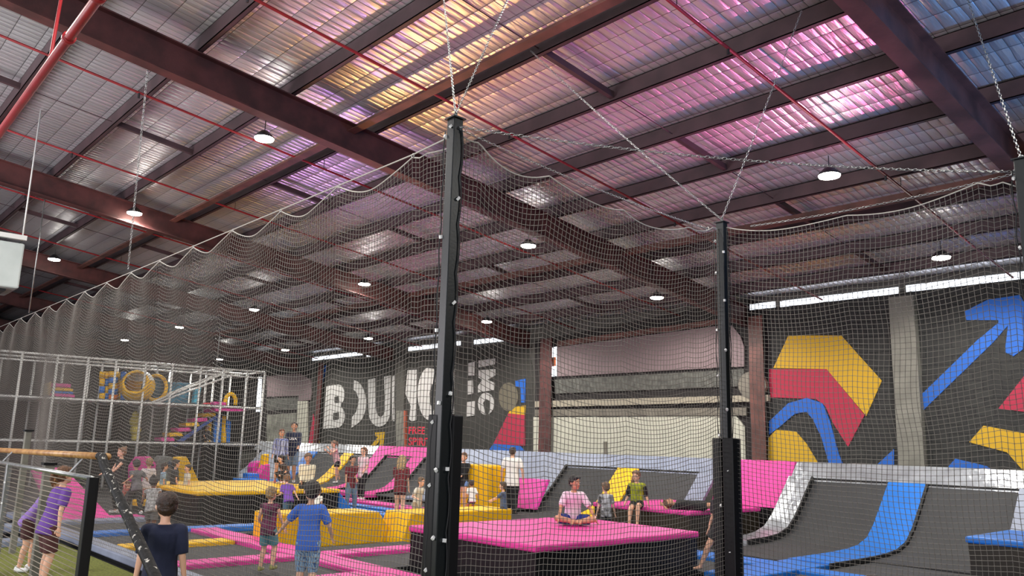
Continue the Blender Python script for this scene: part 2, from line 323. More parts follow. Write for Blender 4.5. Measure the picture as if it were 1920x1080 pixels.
wl([(690,712),(703,709),(703,745)]+arc(713,764,9,18,180,350,8)+[(720,706),(732,704),(730,770)]+[(a,b) for a,b in arc(711,772,20,28,0,-180,10)],'letter_u')
wl([(735,705),(739,704),(739,790),(735,789)],'letter_n_stem'); wl([(764,694),(781,693),(780,788),(772,790),(767,786),(770,762),(760,738)],'letter_n')
wl([(815,692)]+arc(806,738,23,50,105,262,14)+[(812,790),(813,770),(806,758),(805,738),(809,722),(816,716)],'letter_c')
wl([(846,694),(851,692),(851,776),(846,776)],'letter_e_edge')
wl([(878,681),(890,678),(889,704),(878,704)],'letter_e_bar'); wl([(877,714),(886,713),(887,738),(877,740)],'letter_e_bar'); wl([(875,754),(890,752),(889,779),(875,781)],'letter_e_bar')
wl([(897,676),(928,672),(927,683),(897,689)],'letter_i')
wl([(897,694),(928,692),(928,704),(914,712),(927,718),(926,731),(896,736),(896,724),(904,712),(897,708)],'letter_n')
wl([(910,778)]+arc(911,757,15,21,262,-70,16)+[(919,762),(919,752),(911,748),(905,756),(907,766)],'letter_c')
wp([(959,764),(985,760),(984,778),(953,775)],.045,.03,C_yel,'yellow_band',mb_); wp([(953,775),(984,778),(984,836),(925,832)],.045,.03,C_red,'red_band',mb_); wp([(925,832),(975,836),(984,846),(916,845)],.046,.03,C_blu,'blue_band',mb_)
wp([(965,714),(985,710),(984,755),(977,755),(976,728),(966,724)],.045,.03,C_blu,'blue_shape',mb_)
wp(arc(953,744,18,27,0,350,20),.05,.03,mat('mural_taupe',(110,104,88),.8),'taupe_disc',mb_)
wp([(577,842),(587,776),(594,806),(588,842)],.045,.03,C_red,'red_shape',mb_); wp([(582,842),(594,806),(601,842)],.05,.03,C_yel,'yellow_shape',mb_)
wp([(703,811),(721,810),(717,842),(710,842),(713,825),(699,842),(690,842),(709,819),(704,818)],.045,.03,C_yel,'yellow_arrow',mb_)
wp([(600,690),(612,684),(606,712),(602,740),(594,742)],.045,.03,C_blu,'blue_shape',mb_)
C_txt=mat('mural_red_text',(214,44,70),.7)
def text(s,x,y,w,h,Y,name,parent,m,sh=0):
    cu=bpy.data.curves.new(name,'FONT'); cu.body=s; cu.extrude=.004; cu.size=1; cu.offset=.02; o=bpy.data.objects.new(name,cu); C.objects.link(o)
    bpy.context.view_layer.update(); me=bpy.data.meshes.new_from_object(o.evaluated_get(bpy.context.evaluated_depsgraph_get())); bpy.data.objects.remove(o)
    co=[v.co.copy() for v in me.vertices]; x0=min(c.x for c in co);x1=max(c.x for c in co);y0=min(c.y for c in co);y1=max(c.y for c in co)
    a=onY(x,y+h,Y); b=onY(x+w,y+h,Y); hh=(onY(x,y,Y)-a).z
    for v in me.vertices:
        u=(v.co.x-x0)/(x1-x0); t=(v.co.y-y0)/(y1-y0); v.co=Vector((a.x+(b.x-a.x)*u,Y-v.co.z,a.z+hh*t))
    me.materials.clear(); me.materials.append(m); ob=bpy.data.objects.new(name,me); C.objects.link(ob); ob.parent=parent; ob.matrix_parent_inverse=PINV(parent); return ob
text('FREE',766,800,31,14,YW-.03,'red_lettering',mb_,C_txt); text('SPIRIT',766,820,42,15,YW-.03,'red_lettering',mb_,C_txt); text('UNLEASHED',766,838,62,12,YW-.03,'red_lettering',mb_,C_txt)
# centre loading opening
M_mauve=mat('pale_mauve_sheet',(130,112,114),.75,var=.05,vscale=2); M_cream=mat('cream_wall',(194,192,176),.8,var=.05,vscale=2); M_gbeam=mat('taupe_steel',(122,116,104),.6,var=.15,vscale=3); M_dk=mat('dark_recess',(38,34,34),.9)
cd=thing('loading_door','wide loading door with mauve roller sheet above cream lower panel','door',(-16,YW,2))
wp([(1003,640),(1400,560),(1440,575),(1440,875),(1003,850)],.03,.03,M_dk,'recess',cd)
wp([(1044,651),(1338,612),(1338,690),(1044,706)],.10,.05,M_mauve,'roller_sheet',cd)
wp([(1338,612),(1372,610),(1388,630),(1395,650),(1395,687),(1338,690)],.105,.05,M_mauve,'roller_sheet_end',cd)
wp([(1044,640),(1390,592),(1390,602),(1044,650)],.14,.08,M_steel2,'head_beam',cd)
wp([(1040,712),(1395,692),(1395,724),(1040,738)],.09,.05,mat('grey_grille',(104,104,98),.8,var=.3,vscale=6),'grille_band',cd)
wp([(1003,752),(1440,740),(1440,752),(1003,764)],.16,.12,mat('pale_rail',(158,150,132),.6),'track_rail',cd)
wp([(1003,768),(1400,764),(1400,779),(1003,780)],.12,.08,M_gbeam,'lower_beam',cd)
wp([(1000,782),(1380,780),(1396,800),(1398,868),(1000,850)],.08,.05,M_cream,'cream_panel',cd)
wp([(1131,828),(1137,828),(1138,855),(1132,855)],.12,.05,M_gbeam,'door_handle',cd)
wp(arc(1410,722,26,26,0,350,18),.2,.12,M_gbeam,'winch_drum',cd)
wp([(1034,652),(1043,650),(1043,705),(1034,706)],.10,.03,M_day,'daylight_gap',cd); wp([(1035,670),(1042,669),(1042,686),(1035,687)],.115,.02,mat('orange_brick',(200,110,70),.8),'brick_view',cd)
# left loading opening
ld=thing('loading_door','narrow loading door between play frame and lettered mural, grille above pale panel','door',(-38,YW,2))
wp([(430,705),(583,692),(572,850),(430,845)],.03,.03,M_dk,'recess',ld)
wp([(500,706),(548,700),(562,700),(582,712),(584,740),(565,742),(500,744)],.08,.05,M_mauve,'roller_sheet',ld)
wp([(560,740),(583,740),(582,750),(560,752)],.10,.05,M_mauve,'roller_sheet_end',ld)
wp([(500,748),(560,745),(560,768),(500,770)],.07,.05,mat('grey_grille',(104,104,98),.8),'grille_band',ld)
wp([(500,778),(556,774),(556,850),(500,850)],.07,.05,mat('weathered_panel',(150,150,138),.8,var=.3,vscale=2),'lower_panel',ld)
wp([(558,752),(576,752),(575,845),(556,845)],.10,.07,M_cream,'door_jamb',ld)
wp([(484,707),(489,707),(486,772),(480,772)],.10,.07,M_day,'daylight_gap',ld)
# ================================================================ net posts, nets, chains
AX,AY=-5.33,4.05; BX,BY=-5.50,8.36; CX,CY=-2.24,8.41; PT=4.6
def post(x,y,top,label,padw,padtop,clips,name='net_post'):
    t=thing(name,label,'post',(x,y,-.12)); h=.05
    mb=MB(); mb.box((x-h,y-h,-.12),(x+h,y+h,top)); up_=mb.build('upright',M_post,t,bevel=.006)
    MB().box((x-h-.018,y-h-.018,top),(x+h+.018,y+h+.018,top+.012)).build('cap',M_post,up_)
    MB().tube([(x+.03*math.cos(a),y,top+.012+.03*math.sin(a)) for a in [i*math.pi/6 for i in range(7)]],.005,6).build('eye_bolt',M_galv,up_)
    MB().box((x-.09,y-.09,-.12),(x+.09,y+.09,-.105)).build('base_plate',M_galv,t)
    for (a,b) in padw: MB().box((a[0],a[1],-.1),(b[0],b[1],padtop)).build('foam_pad',M_black,t,bevel=.012)
    # black lacing ropes waving down both net sides
    for sx,sy in ((-1,-1),(1,1)):
        pts=[]; 
        for i in range(61):
            z=.3+(top-.4)*i/60; w=.02*abs(math.sin(i*math.pi/6))+.012
            pts.append((x+(-h-w if sx<0 else h+.012),y-h-.004 if sx<0 else y+h*.4+w,z))
        MB().tube(pts,.006,5).build('lacing_rope',M_brope,t,True)
    for i,(cx,cy,cz) in enumerate(clips):
        a=random.uniform(-.5,.5); mb=MB(); s=.011
        mb.box((-s,-s,-s*1.3),(s,s,s*1.3)); R=Matrix.Rotation(a,3,'Y')@Matrix.Rotation(a*2,3,'X'); mb.v=[tuple(R@Vector(v)+Vector((cx,cy,cz))) for v in mb.v]
        mb.build('rope_clip',M_clip,t)
    return t
cl=[]
for i,z in enumerate([4.45,4.0,3.55,3.1,2.75,2.35,2.0,1.75,1.5,1.2,.85]):
    cl.append((AX-.062,AY-.056,z) if i%2==0 else (AX+.062,AY+.02,z-.12))
for i,z in enumerate([4.52,2.15,1.62,1.1]): cl.append((AX+.02,AY-.062,z))
post(AX,AY,PT,'tall black padded net post in front of the lettered mural',[((AX-.13,AY-.055),(AX+.0,AY+.06)),((AX-.04,AY+.055),(AX+.07,AY+.16))],2.06,cl)
cl=[(BX+(.055 if i%2 else -.058),BY-.058,z) for i,z in enumerate([4.35,4.2,3.95,3.6,3.25,3.0,2.7,2.3,2.0,1.6,1.2,.7])]
post(BX,BY,PT-.02,'slim black net post between pink box and the big curved trampoline, padded foot',[((BX-.17,BY-.05),(BX-.0,BY+.06)),((BX-.02,BY-.07),(BX+.13,BY+.10))],1.97,cl)
cl=[(CX-.062,CY-.055,z) for z in (4.42,3.75,3.1,2.5,1.9)]
post(CX,CY,PT,'black net post at the right edge of the view, beneath the red rafter',[((CX-.1,CY-.1),(CX+.1,CY+.1))],2.0,cl)
# nets
def net(name,label,P,ns,nv,ncl,group=None,r=.0031):
    """P(u,v): u index along, v index down -> xyz ; knotted square mesh"""
    S,V=np.meshgrid(np.arange(ns+1),np.arange(nv+1),indexing='ij'); pts=P(S.astype(float),V.astype(float))   # (ns+1,nv+1,3)
    nrm=np.array(ncl,float); nrm/=np.linalg.norm(nrm); al=np.cross(nrm,[0,0,1]); 
    out_v=[];out_f=[]; off=0
    def cords(G,e1,e2):   # G (lines, n, 3)
        nonlocal off
        l,n,_=G.shape; ring=np.stack([e1*math.cos(a)*r+e2*math.sin(a)*r for a in (math.pi/2,math.pi*7/6,math.pi*11/6)])
        vv=(G[:,:,None,:]+ring[None,None]).reshape(-1,3); idx=np.arange(l*n*3).reshape(l,n,3)
        a=idx[:,:-1,:];b=idx[:,1:,:]; f=np.stack([a,np.roll(a,-1,2),np.roll(b,-1,2),b],-1).reshape(-1,4)
        out_v.append(vv); out_f.append(f+off); off+=len(vv)
    cords(pts.transpose(1,0,2),nrm,np.array([0,0,1.])); cords(pts,nrm,al)
    # knots
    k=r*2.3; K=np.array([[k,0,0],[-k,0,0],[0,k,0],[0,-k,0],[0,0,k],[0,0,-k]]); Gp=pts.reshape(-1,1,3)+K; n=len(Gp)
    T=np.array([(0,2,4),(2,1,4),(1,3,4),(3,0,4),(2,0,5),(1,2,5),(3,1,5),(0,3,5)])
    tf=(T[None]+ (np.arange(n)*6)[:,None,None]).reshape(-1,3)+off
    allv=np.concatenate(out_v+[Gp.reshape(-1,3)]); q=np.concatenate(out_f)
    me=bpy.data.meshes.new(name); nq,nt_=len(q),len(tf); me.vertices.add(len(allv)); me.vertices.foreach_set('co',allv.astype(np.float32).ravel())
    me.loops.add(nq*4+nt_*3); me.loops.foreach_set('vertex_index',np.concatenate([q.ravel(),tf.ravel()]).astype(np.int32))
    me.polygons.add(nq+nt_); me.polygons.foreach_set('loop_start',np.concatenate([np.arange(nq)*4,nq*4+np.arange(nt_)*3]).astype(np.int32))
    me.update(calc_edges=True); me.materials.append(M_cord)
    t=thing(name,label,'net',tuple(map(float,pts[0,-1]))); o=bpy.data.objects.new('mesh_panel',me); C.objects.link(o); o.parent=t; o.matrix_parent_inverse=PINV(t)
    rp=[tuple(map(float,p)) for p in pts[:,0,:]]; MB().tube(rp,.007,6).build('edge_rope',M_rope,t,True)
    return t
def sm(x,a,b): t=np.clip((x-a)/(b-a),0,1); return t*t*(3-2*t)
cell=.052
def make_top(hooks,zh,sags):
    hooks=np.array(hooks); zh=np.array(zh)
    def top(s):
        z=np.interp(s,hooks,zh); i=np.clip(np.searchsorted(hooks,s,side='right')-1,0,len(hooks)-2); a=hooks[i];b=hooks[i+1]; u=np.clip((s-a)/(b-a),0,1)
        return z-np.array(sags)[i]*4*u*(1-u)
    return top
# left net: runs along the court edge away from post A
hk=[0,.55]+[.71+1.36*k for k in range(0,17)]; hk=sorted(hk); 
topA=make_top(hk,[4.42]+[4.48]+[4.49]*17,[.0,.03]+[.17]*17)
def PA(S,V):
    s=S*cell; x=AX-.06-s; z0=topA(s); dep=V*cell; bot=.02; n=float(86)
    sca=(z0-bot)/(n*cell); z=z0-dep*sca
    w=np.sin(s*2.1+V*.05)*.012+np.sin(s*4.62)*.03*np.exp(-V/14)
    z=z+ .03*np.sin(s*1.3+1)*np.sin(V/86*np.pi)*1.0 + .05*np.exp(-s/.6)*np.sin(V*.35)*.5
    y=AY+.10+.10*np.sin(s*.9+.5)*np.sin(V/86*np.pi)+w
    return np.stack([x+0*z,y,z],-1)
net('safety_net','long grey safety net receding left from the tall padded post, scalloped top edge',PA,430,86,(0,1,0))
# middle net between A and B
hk=[0,.28,1.14,2.35,3.47,4.0,4.2]; topB=make_top(hk,[4.5,4.5,4.40,4.34,4.37,4.48,4.5],[.02,.12,.10,.10,.05,.0])
nB=int((BY-AY-.11)/cell)
def PB(S,V):
    s=S*cell; y=AY+.055+S*((BY-AY-.11)/nB); z0=topB(s); sca=(z0-.02)/(86*cell); z=z0-V*cell*sca
    bell=np.sin(np.clip(s/4.2,0,1)*np.pi)
    z=z-.10*bell*np.sin(np.clip(V/86,0,1)*np.pi)+.035*np.sin(V*.20+s)*np.sin(V/86*np.pi)
    x=AX-.02-(.17*s/4.2)-.10*bell*np.sin(V/86*np.pi*2)*.6-.05*np.sin(s*3)*np.exp(-V/20)
    return np.stack([x,y+0*z+.02*np.sin(V*.33)*bell,z],-1)
net('safety_net','grey safety net hanging between the tall post and the slim middle post',PB,nB,86,(1,0,0))
L3=CX-BX-.11; nC=int(L3/cell); hk=[0,.12,1.50,2.83,3.0,3.2]; topC=make_top(hk,[4.52,4.48,4.38,4.45,4.42,4.3],[.0,.07,.07,.04,.0])
def PC(S,V):
    s=S*cell; x=BX+.055+S*(L3/nC); z0=topC(s); sca=(z0-.02)/(86*cell); z=z0-V*cell*sca
    bell=np.sin(np.clip(s/3.15,0,1)*np.pi)
    z=z-.08*bell*np.sin(V/86*np.pi)+.03*np.sin(V*.22+s*1.4)*np.sin(V/86*np.pi)
    y=BY+.02+.02*s/3-.12*bell*np.sin(V/86*np.pi*1.6)*.6+.04*np.sin(s*4)*np.exp(-V/20)
    return np.stack([x+.02*np.sin(V*.3)*bell,y+0*z,z],-1)
net('safety_net','grey safety net right of the slim middle post, before the arrow mural',PC,nC,86,(0,1,0))
# chains
def chain(name,label,p0,p1,sag=0,pitch=.034,wr=.0034,group=None):
    p0=Vector(p0);p1=Vector(p1); Lg=(p1-p0).length; n=max(4,int(Lg/pitch)); mb=MB()
    def P(u): q=p0.lerp(p1,u); q.z-=sag*4*u*(1-u); return q
    for i in range(n):
        a=P(i/n); b=P((i+1)/n); d=(b-a).normalized(); s=d.cross(Vector((0,0,1))); s=s.normalized() if s.length>1e-3 else Vector((1,0,0)); w=s.cross(d)
        u=(s+w).normalized() if i%2 else (s-w).normalized(); c=(a+b)/2; h=pitch*.5; k=pitch*.30
        ring=[c+d*(h*.95)*math.cos(t)*(1.12)+u*k*math.sin(t) for t in [j*2*math.pi/10 for j in range(10)]]
        mb.tube(ring,wr,4,closed=True,side=u.cross(d))
    t=thing(name,label,'chain',tuple(p0)); mb.build('links',M_galv,t,True)
    MB().tube([p1+Vector((.02*math.cos(a),0,.02*math.sin(a))) for a in [j*math.pi/4 for j in range(8)]],.006,6,closed=True).build('shackle',M_galv,t,True)
    return t
A_=Vector((AX,AY,PT+.05)); B_=Vector((BX,BY,PT+.03)); C_=Vector((CX,CY,PT+.03))
chain('hanging_chain','steel chain rising left from the top of the tall post to the roof',onZ(826,-60,7.5),A_,.0)
chain('hanging_chain','steel chain rising right from the top of the tall post to the roof',onZ(978,-60,7.4),A_,.0)
chain('tie_chain','sagging chain stretched from the tall post to the right edge post, under the lamp',(AX+.06,AY,4.52),(CX-.06,CY,4.50),.10,.04,.004)
chain('tie_chain','chain carrying the middle net from tall post to slim post',(AX+.0,AY+.07,4.53),(BX,BY-.3,4.45),.05)
chain('tie_chain','chain carrying the right net from slim post to right edge post',(BX+.4,BY,4.47),(CX-.07,CY,4.48),.04,.036)
chain('hanging_chain','bright chain running up left from the slim post to a purlin',onroof(995,95,8.25),B_,.05,.036,.0045)
chain('hanging_chain','steel chain running up right from the slim post to the roof',onroof(1503,20,8.25),B_,.03,.036)
chain('hanging_chain','steel chain holding the right edge post, passing the red rafter',onroof(1808,-20,8.25),C_,.0,.04,.004)
def rod(name,label,p0,p1,r=.008,m=M_galv,cat='rod'):
    o=MB().tube([p0,p1],r,7).build(name,m,None,True); return tag(o,label,cat)
chain('hanging_chain','long chain dropping past the second nearest lamp to the left net',onroof(284,60,8.25),(AX-9.15,AY+.1,4.60),.0,.05,.006)
rod('hanging_rod','thin steel rod holding the far left end of the net rope',(-21.7,AY+.1,rz(4.15,8.25)),(-21.7,AY+.1,4.55),.014)
rod('hanging_rod','thin rod dropping to the play frame top',(-31,12.5,rz(12.5,8.51)),(-31,12.5,4.4),.014)
tr=thing('support_rope','taut pale rope carrying the scalloped left net','rope',(AX,AY,4.5))
MB().tube([(AX-.05,AY+.08,4.52)]+[(AX-.05-.71-1.36*k,AY+.1,4.505) for k in range(16)],.008,6).build('rope_line',M_rope,tr,True)
for k in range(16):
    x=AX-.06-.71-1.36*k; MB().tube([(x+.02*math.cos(a),AY+.1,4.495+.02*math.sin(a)) for a in [j*math.pi/4 for j in range(8)]],.005,5,closed=True).build('net_hook',M_galv,tr,True)
# hanging grey unit heater at the left
hx=thing('unit_heater','pale grey metal box hanging on white rods under the roof','heater',(-17.8,2.2,4.42))
MB().box((-18.4,1.33,4.42),(-17.2,3.07,5.28)).build('casing',mat('grey_casing',(176,184,182),.5,.1,var=.06,vscale=3),hx,bevel=.03)
MB().box((-18.2,1.5,4.38),(-17.4,2.9,4.42)).build('outlet_grille',M_housing,hx)
MB().box((-17.75,1.25,5.44),(-17.65,3.17,5.53)).build('cross_bar',M_white,hx)
for y in (1.8,2.5): MB().box((-17.74,y,5.28),(-17.66,y+.08,5.44)).build('bracket',M_galv,hx)
for y in (1.35,2.35,3.1): MB().tube([(-17.7,y,5.5),(-17.7,y,rz(y,8.51))],.015,8).build('support_rod',M_white,hx,True)
# ================================================================ trampoline court
def pad(x0,x1,y0,y1,m,label,z=0.0,h=.07,name='floor_pad',group=None):
    o=MB().box((x0,y0,z-.04),(x1,y1,z+h)).build(name,m,None,bevel=.02); return tag(o,label,'pad',group)
def bed(x0,x1,y0,y1,label,z=0.0):
    t=thing('floor_trampoline',label,'trampoline',((x0+x1)/2,(y0+y1)/2,-.12))
    MB().box((x0+.05,y0+.05,z-.02),(x1-.05,y1-.05,z)).build('jump_bed',M_bed,t)
    mb=MB(); w=.06
    mb.box((x0,y0,-.12),(x1,y0+w,z-.03)).box((x0,y1-w,-.12),(x1,y1,z-.03)).box((x0,y0+w,-.12),(x0+w,y1-w,z-.03)).box((x1-w,y0+w,-.12),(x1,y1-w,z-.03))
    mb.build('frame',M_black,t); return t
xs=[-20.9,-18.6,-16.3,-14.2,-11.95,-9.8,-7.6,-5.5]; nm=['grey','blue','yellow','pink','grey inner','blue inner']
cols=[M_grey,M_grey,M_blue,M_yel,M_pink,M_grey,M_grey,M_grey]
fl=['far left','left of the blue strip','between blue and yellow strips','between yellow and pink strips','right of the pink strip','beside the pink box foot','under the tall post']
for i in range(7):
    bed(xs[i]+.0,xs[i+1],4.2,6.35,f'dark trampoline bed in the row nearest the net, {fl[i]}')
for i,(x,m,c) in enumerate(zip(xs[1:6],[M_grey,M_blue,M_yel,M_pink,M_pink],['silver grey pad strip left of the blue strip','blue pad strip between near trampolines','yellow pad strip across the near trampolines','pink pad strip beside the blue shirted boy','pink pad strip near the tall post foot'])):
    pad(x-.22,x+.22,4.45,6.25 if m is not M_blue else 7.9,m,c)
pad(-21,-5.4,4.12,4.42,M_grey,'long grey edge pad along the foot of the left net')
pad(-16.1,-5.5,6.28,6.80,M_pink,'long pink pad strip crossing in front of the yellow block')
bed(-13.0,-11.95,6.8,9.1,'dark trampoline bed in front of the yellow block'); bed(-11.7,-10.35,6.8,9.1,'dark trampoline bed beside the pink box')
pad(-12.05,-11.6,6.82,11.4,M_pink,'pink pad strip running from the pink cross towards the yellow ramp')
# yellow ramp blocks
def ramp_block(x0,x1,prof,m,label,name='ramp_pad'):
    mb=MB(); mb.prism([(x0,y,z) for y,z in prof],(x1-x0,0,0)); return tag(mb.build(name,m,None,bevel=.025),label,'pad')
ramp_block(-14.5,-13.62,[(6.80,-.1),(6.80,.51),(8.92,.48),(9.28,.06),(9.28,-.1)],M_yel,'big yellow ramp block behind the blue shirted boy')
ramp_block(-14.4,-13.1,[(9.28,-.1),(9.28,.06),(9.62,.06),(9.62,-.1)],M_yel,'low yellow pad linking the two yellow ramp blocks')
ramp_block(-13.95,-13.1,[(9.12,-.1),(9.12,.0),(9.28,.48),(11.9,.48),(11.9,-.1)],M_yel,'yellow ramp block behind the pink box')
# boxes
def box(x0,x1,y0,y1,z,mt,ms,label,cat='box'):
    t=thing('jump_box',label,'box',((x0+x1)/2,(y0+y1)/2,-.12))
    MB().box((x0-.03,y0-.03,z-.09),(x1+.03,y1+.03,z)).build('top_pad',mt,t,bevel=.025)
    sk_=MB().box((x0,y0,-.12),(x1,y1,z-.09)).build('side_skirt',ms,t)
    for y in (y0+(y1-y0)/3,y0+(y1-y0)*2/3): MB().box((x1,y-.006,-.1),(x1+.004,y+.006,z-.1)).build('seam',M_edge,sk_)
    return t
M_dbrown=mat('black_brown_vinyl',(40,34,26),.35,bump=.3,bscale=2.5)
box(-10.3,-7.6,7.32,10.7,.6,M_pink,M_black,'large black box with pink top, boy sitting on it')
box(-12.55,-10.0,13.85,16.4,.6,M_pink,M_dbrown,'rear black box with pink top, girl in yellow top on its edge')
box(-22.6,-18.3,7.25,10.75,.6,M_yel,M_black,'wide black box with yellow top, couple standing on it')
box(-4.4,-2.4,12.5,14.2,.75,M_blue,M_dbrown,'black box with blue top at the right, before the curved trampoline')
# ramps against the back wall, all sharing one curved section
PROF=[(13.0,0.0),(14.4,0.0),(15.1,.02),(15.55,.06),(15.97,.18),(16.30,.42),(16.6,.72),(16.85,.98),(17.08,1.22)]
def curve_slab(x0,x1,prof,th,m,name,parent=None,label=None,cat=None):
    mb=MB(); n=len(prof); nn=[]
    for i in range(n):
        a=prof[max(i-1,0)];b=prof[min(i+1,n-1)]; dy,dz=b[0]-a[0],b[1]-a[1]; l=math.hypot(dy,dz); nn.append((-dz/l,dy/l))
    top=[(y+q[0]*th,z+q[1]*th) for (y,z),q in zip(prof,nn)]; loop=prof+top[::-1]
    vs=[(x0,y,z) for y,z in loop]+[(x1,y,z) for y,z in loop]; k=len(loop); fs=[]
    for i in range(n-1):
        a,b=i,i+1; c,d=k-1-i-1,k-1-i
        fs.append((a,b,c,d)); fs.append((k+a,k+d,k+c,k+b)); fs.append((a,k+a,k+b,b)); fs.append((d,c,k+c,k+d))
    fs.append((0,k-1,2*k-1,k)); fs.append((n-1,k+n-1,k+n,n))
    mb.add(vs,fs); o=mb.build(name,m,parent,True)
    md=o.modifiers.new('edge','EDGE_SPLIT'); md.split_angle=math.radians(50)
    if label: tag(o,label,cat)
    return o
def xa(px,py): return onY(px,py,17.08).x
def upper(x0,x1,m,name,parent,z0=1.22,z1=1.60): return MB().hexa([(x0,17.02,z0-.02),(x1,17.02,z0-.02),(x1,17.6,z0-.02),(x0,17.6,z0-.02)],[(x0,17.36,z1),(x1,17.36,z1),(x1,17.6,z1),(x0,17.6,z1)]).build(name,m,parent,bevel=.02)
P0=[p for p in PROF if p[0]>=15.1]
# big right trampoline
qt=thing('curved_trampoline','big quarter pipe trampoline with silver rim and one blue strip','trampoline',(-6.5,15.5,0))
curve_slab(-9.05,-7.42,PROF[0:],.02,M_bed,'jump_bed',qt); curve_slab(-6.68,-3.2,PROF[1:],.02,M_bed,'jump_bed',qt)
curve_slab(-7.42,-6.68,PROF,.07,M_blue,'blue_strip',qt); curve_slab(-9.6,-9.05,PROF[1:],.10,M_silver,'side_pad',qt)
curve_slab(-5.05,-4.5,PROF[1:],.09,M_grey,'side_pad',qt)
upper(-9.6,-2.5,M_silver,'rim_pad',qt)
MB().tube([(-9.05,17.06,1.25),(-2.5,17.06,1.25)],.022,6).build('rim_webbing',M_edge,qt); 
curve_slab(-9.06,-9.02,PROF[1:],.125,M_edge,'edge_webbing',qt); curve_slab(-6.69,-6.64,PROF,.075,M_edge,'edge_webbing',qt)
pad(-9.6,-7.42,12.0,12.6,M_blue,'blue pad strip crossing before the curved trampoline',.0,.06); pad(-7.42,-6.68,10.6,13.0,M_blue,'blue pad strip leading to the curved trampoline',.0,.06); pad(-6.68,-3.2,12.0,12.45,M_blue,'blue pad strip behind the blue topped box',.0,.05)
bed(-6.65,-4.5,12.46,14.4,'dark trampoline bed left of the blue topped box'); bed(-9.6,-7.45,10.8,12.0,'dark trampoline bed beyond the slim post'); bed(-6.65,-4.6,10.2,12.0,'dark trampoline bed right of the blue strip')
# sloping pink pad left of it
pk=thing('sloping_pad','broad pink sloping pad with black underside beside the silver rim','pad',(-11,17,.5))
MB().hexa([(-11.48,16.72,.58),(-9.62,16.72,.58),(-9.62,17.6,.58),(-11.48,17.6,.58)],[(-11.48,17.36,1.60),(-9.62,17.36,1.60),(-9.62,17.6,1.60),(-11.48,17.6,1.60)]).build('pink_pad',M_pink,pk,bevel=.02)
MB().box((-11.48,16.8,-.12),(-9.62,17.55,.57)).build('black_base',M_black,pk)
# centre wall trampoline
ct=thing('sloping_trampoline','sloping wall trampoline with pale rim and yellow centre strip behind the sitting boy','trampoline',(-14,16,0))
curve_slab(-16.5,-14.57,PROF,.02,M_bed,'jump_bed',ct); curve_slab(-13.9,-12.0,PROF,.02,M_bed,'jump_bed',ct); curve_slab(-14.6,-13.88,PROF,.07,M_yel,'yellow_strip',ct)
curve_slab(-17.1,-16.5,PROF[1:],.09,M_grey,'side_pad',ct); curve_slab(-12.0,-11.5,PROF[1:],.07,M_grey,'side_pad',ct)
upper(-17.1,-11.5,M_grey,'rim_pad',ct); MB().tube([(-16.5,17.06,1.25),(-12.0,17.06,1.25)],.025,6).build('rim_webbing',M_edge,ct); curve_slab(-16.53,-16.46,PROF[1:],.10,M_edge,'edge_webbing',ct)
# grey and magenta slopes left of it
gs=thing('sloping_pad','pale grey padded slope behind the man in the white shirt','pad',(-19,17,0)); curve_slab(-21.9,-17.15,P0,.06,M_grey,'slope_pad',gs); upper(-22.9,-17.1,M_grey,'rim_pad',gs)
mg=MB().hexa([(-17.2,15.25,.13),(-15.95,15.25,.13),(-15.95,15.4,.13),(-17.2,15.4,.13)],[(-17.4,15.95,.88),(-16.2,15.95,.88),(-16.2,16.1,.88),(-17.4,16.1,.88)]).build('leaning_pad',mat('magenta_vinyl',(214,50,160),.45,bump=.1),None,bevel=.02); tag(mg,'magenta pad leaning on the grey slope beside the man','pad')
tag(MB().box((-17.85,14.2,-.1),(-16.62,15.05,1.24)).build('foam_block',M_yel,None,bevel=.04),'upright yellow foam block behind the man in the white shirt','block')
# pink framed trampoline
pt=thing('sloping_trampoline','wall trampoline with broad pink frame behind the blonde girl','trampoline',(-25,16,0))
curve_slab(-25.75,-24.1,P0,.02,M_bed,'jump_bed',pt); curve_slab(-26.6,-25.75,P0,.08,M_pink,'frame_pad',pt); curve_slab(-24.1,-23.3,P0,.08,M_pink,'frame_pad',pt)
upper(-26.75,-22.95,M_pink,'rim_pad',pt); MB().box((-26.6,14.5,-.04),(-23.3,15.2,.08)).build('foot_pad',M_pink,pt,bevel=.02); curve_slab(-25.78,-25.72,P0,.10,M_edge,'edge_webbing',pt); curve_slab(-23.33,-23.26,P0,.10,M_edge,'edge_webbing',pt)
MB().tube([(-25.75,17.06,1.25),(-24.1,17.06,1.25)],.03,6).build('rim_webbing',M_edge,pt)
curve_slab(-23.26,-21.9,P0,.02,M_bed,'jump_bed',pt)
# yellow striped trampoline further left
yt=thing('sloping_trampoline','wall trampoline with yellow strip and grey rim behind the raised platform','trampoline',(-29,16,0))
curve_slab(-28.05,-26.6,P0,.02,M_bed,'jump_bed',yt); curve_slab(-28.75,-28.05,P0,.08,M_yel,'yellow_strip',yt); curve_slab(-30.9,-28.75,P0,.02,M_bed,'jump_bed',yt); curve_slab(-31.6,-30.9,P0,.08,M_blue,'blue_strip',yt); curve_slab(-36,-31.6,P0,.03,M_grey,'side_pad',yt)
upper(-37,-26.75,M_silver,'rim_pad',yt)
MB().tube([(-30.9,17.06,1.25),(-26.6,17.06,1.25)],.03,6).build('rim_webbing',M_edge,yt)
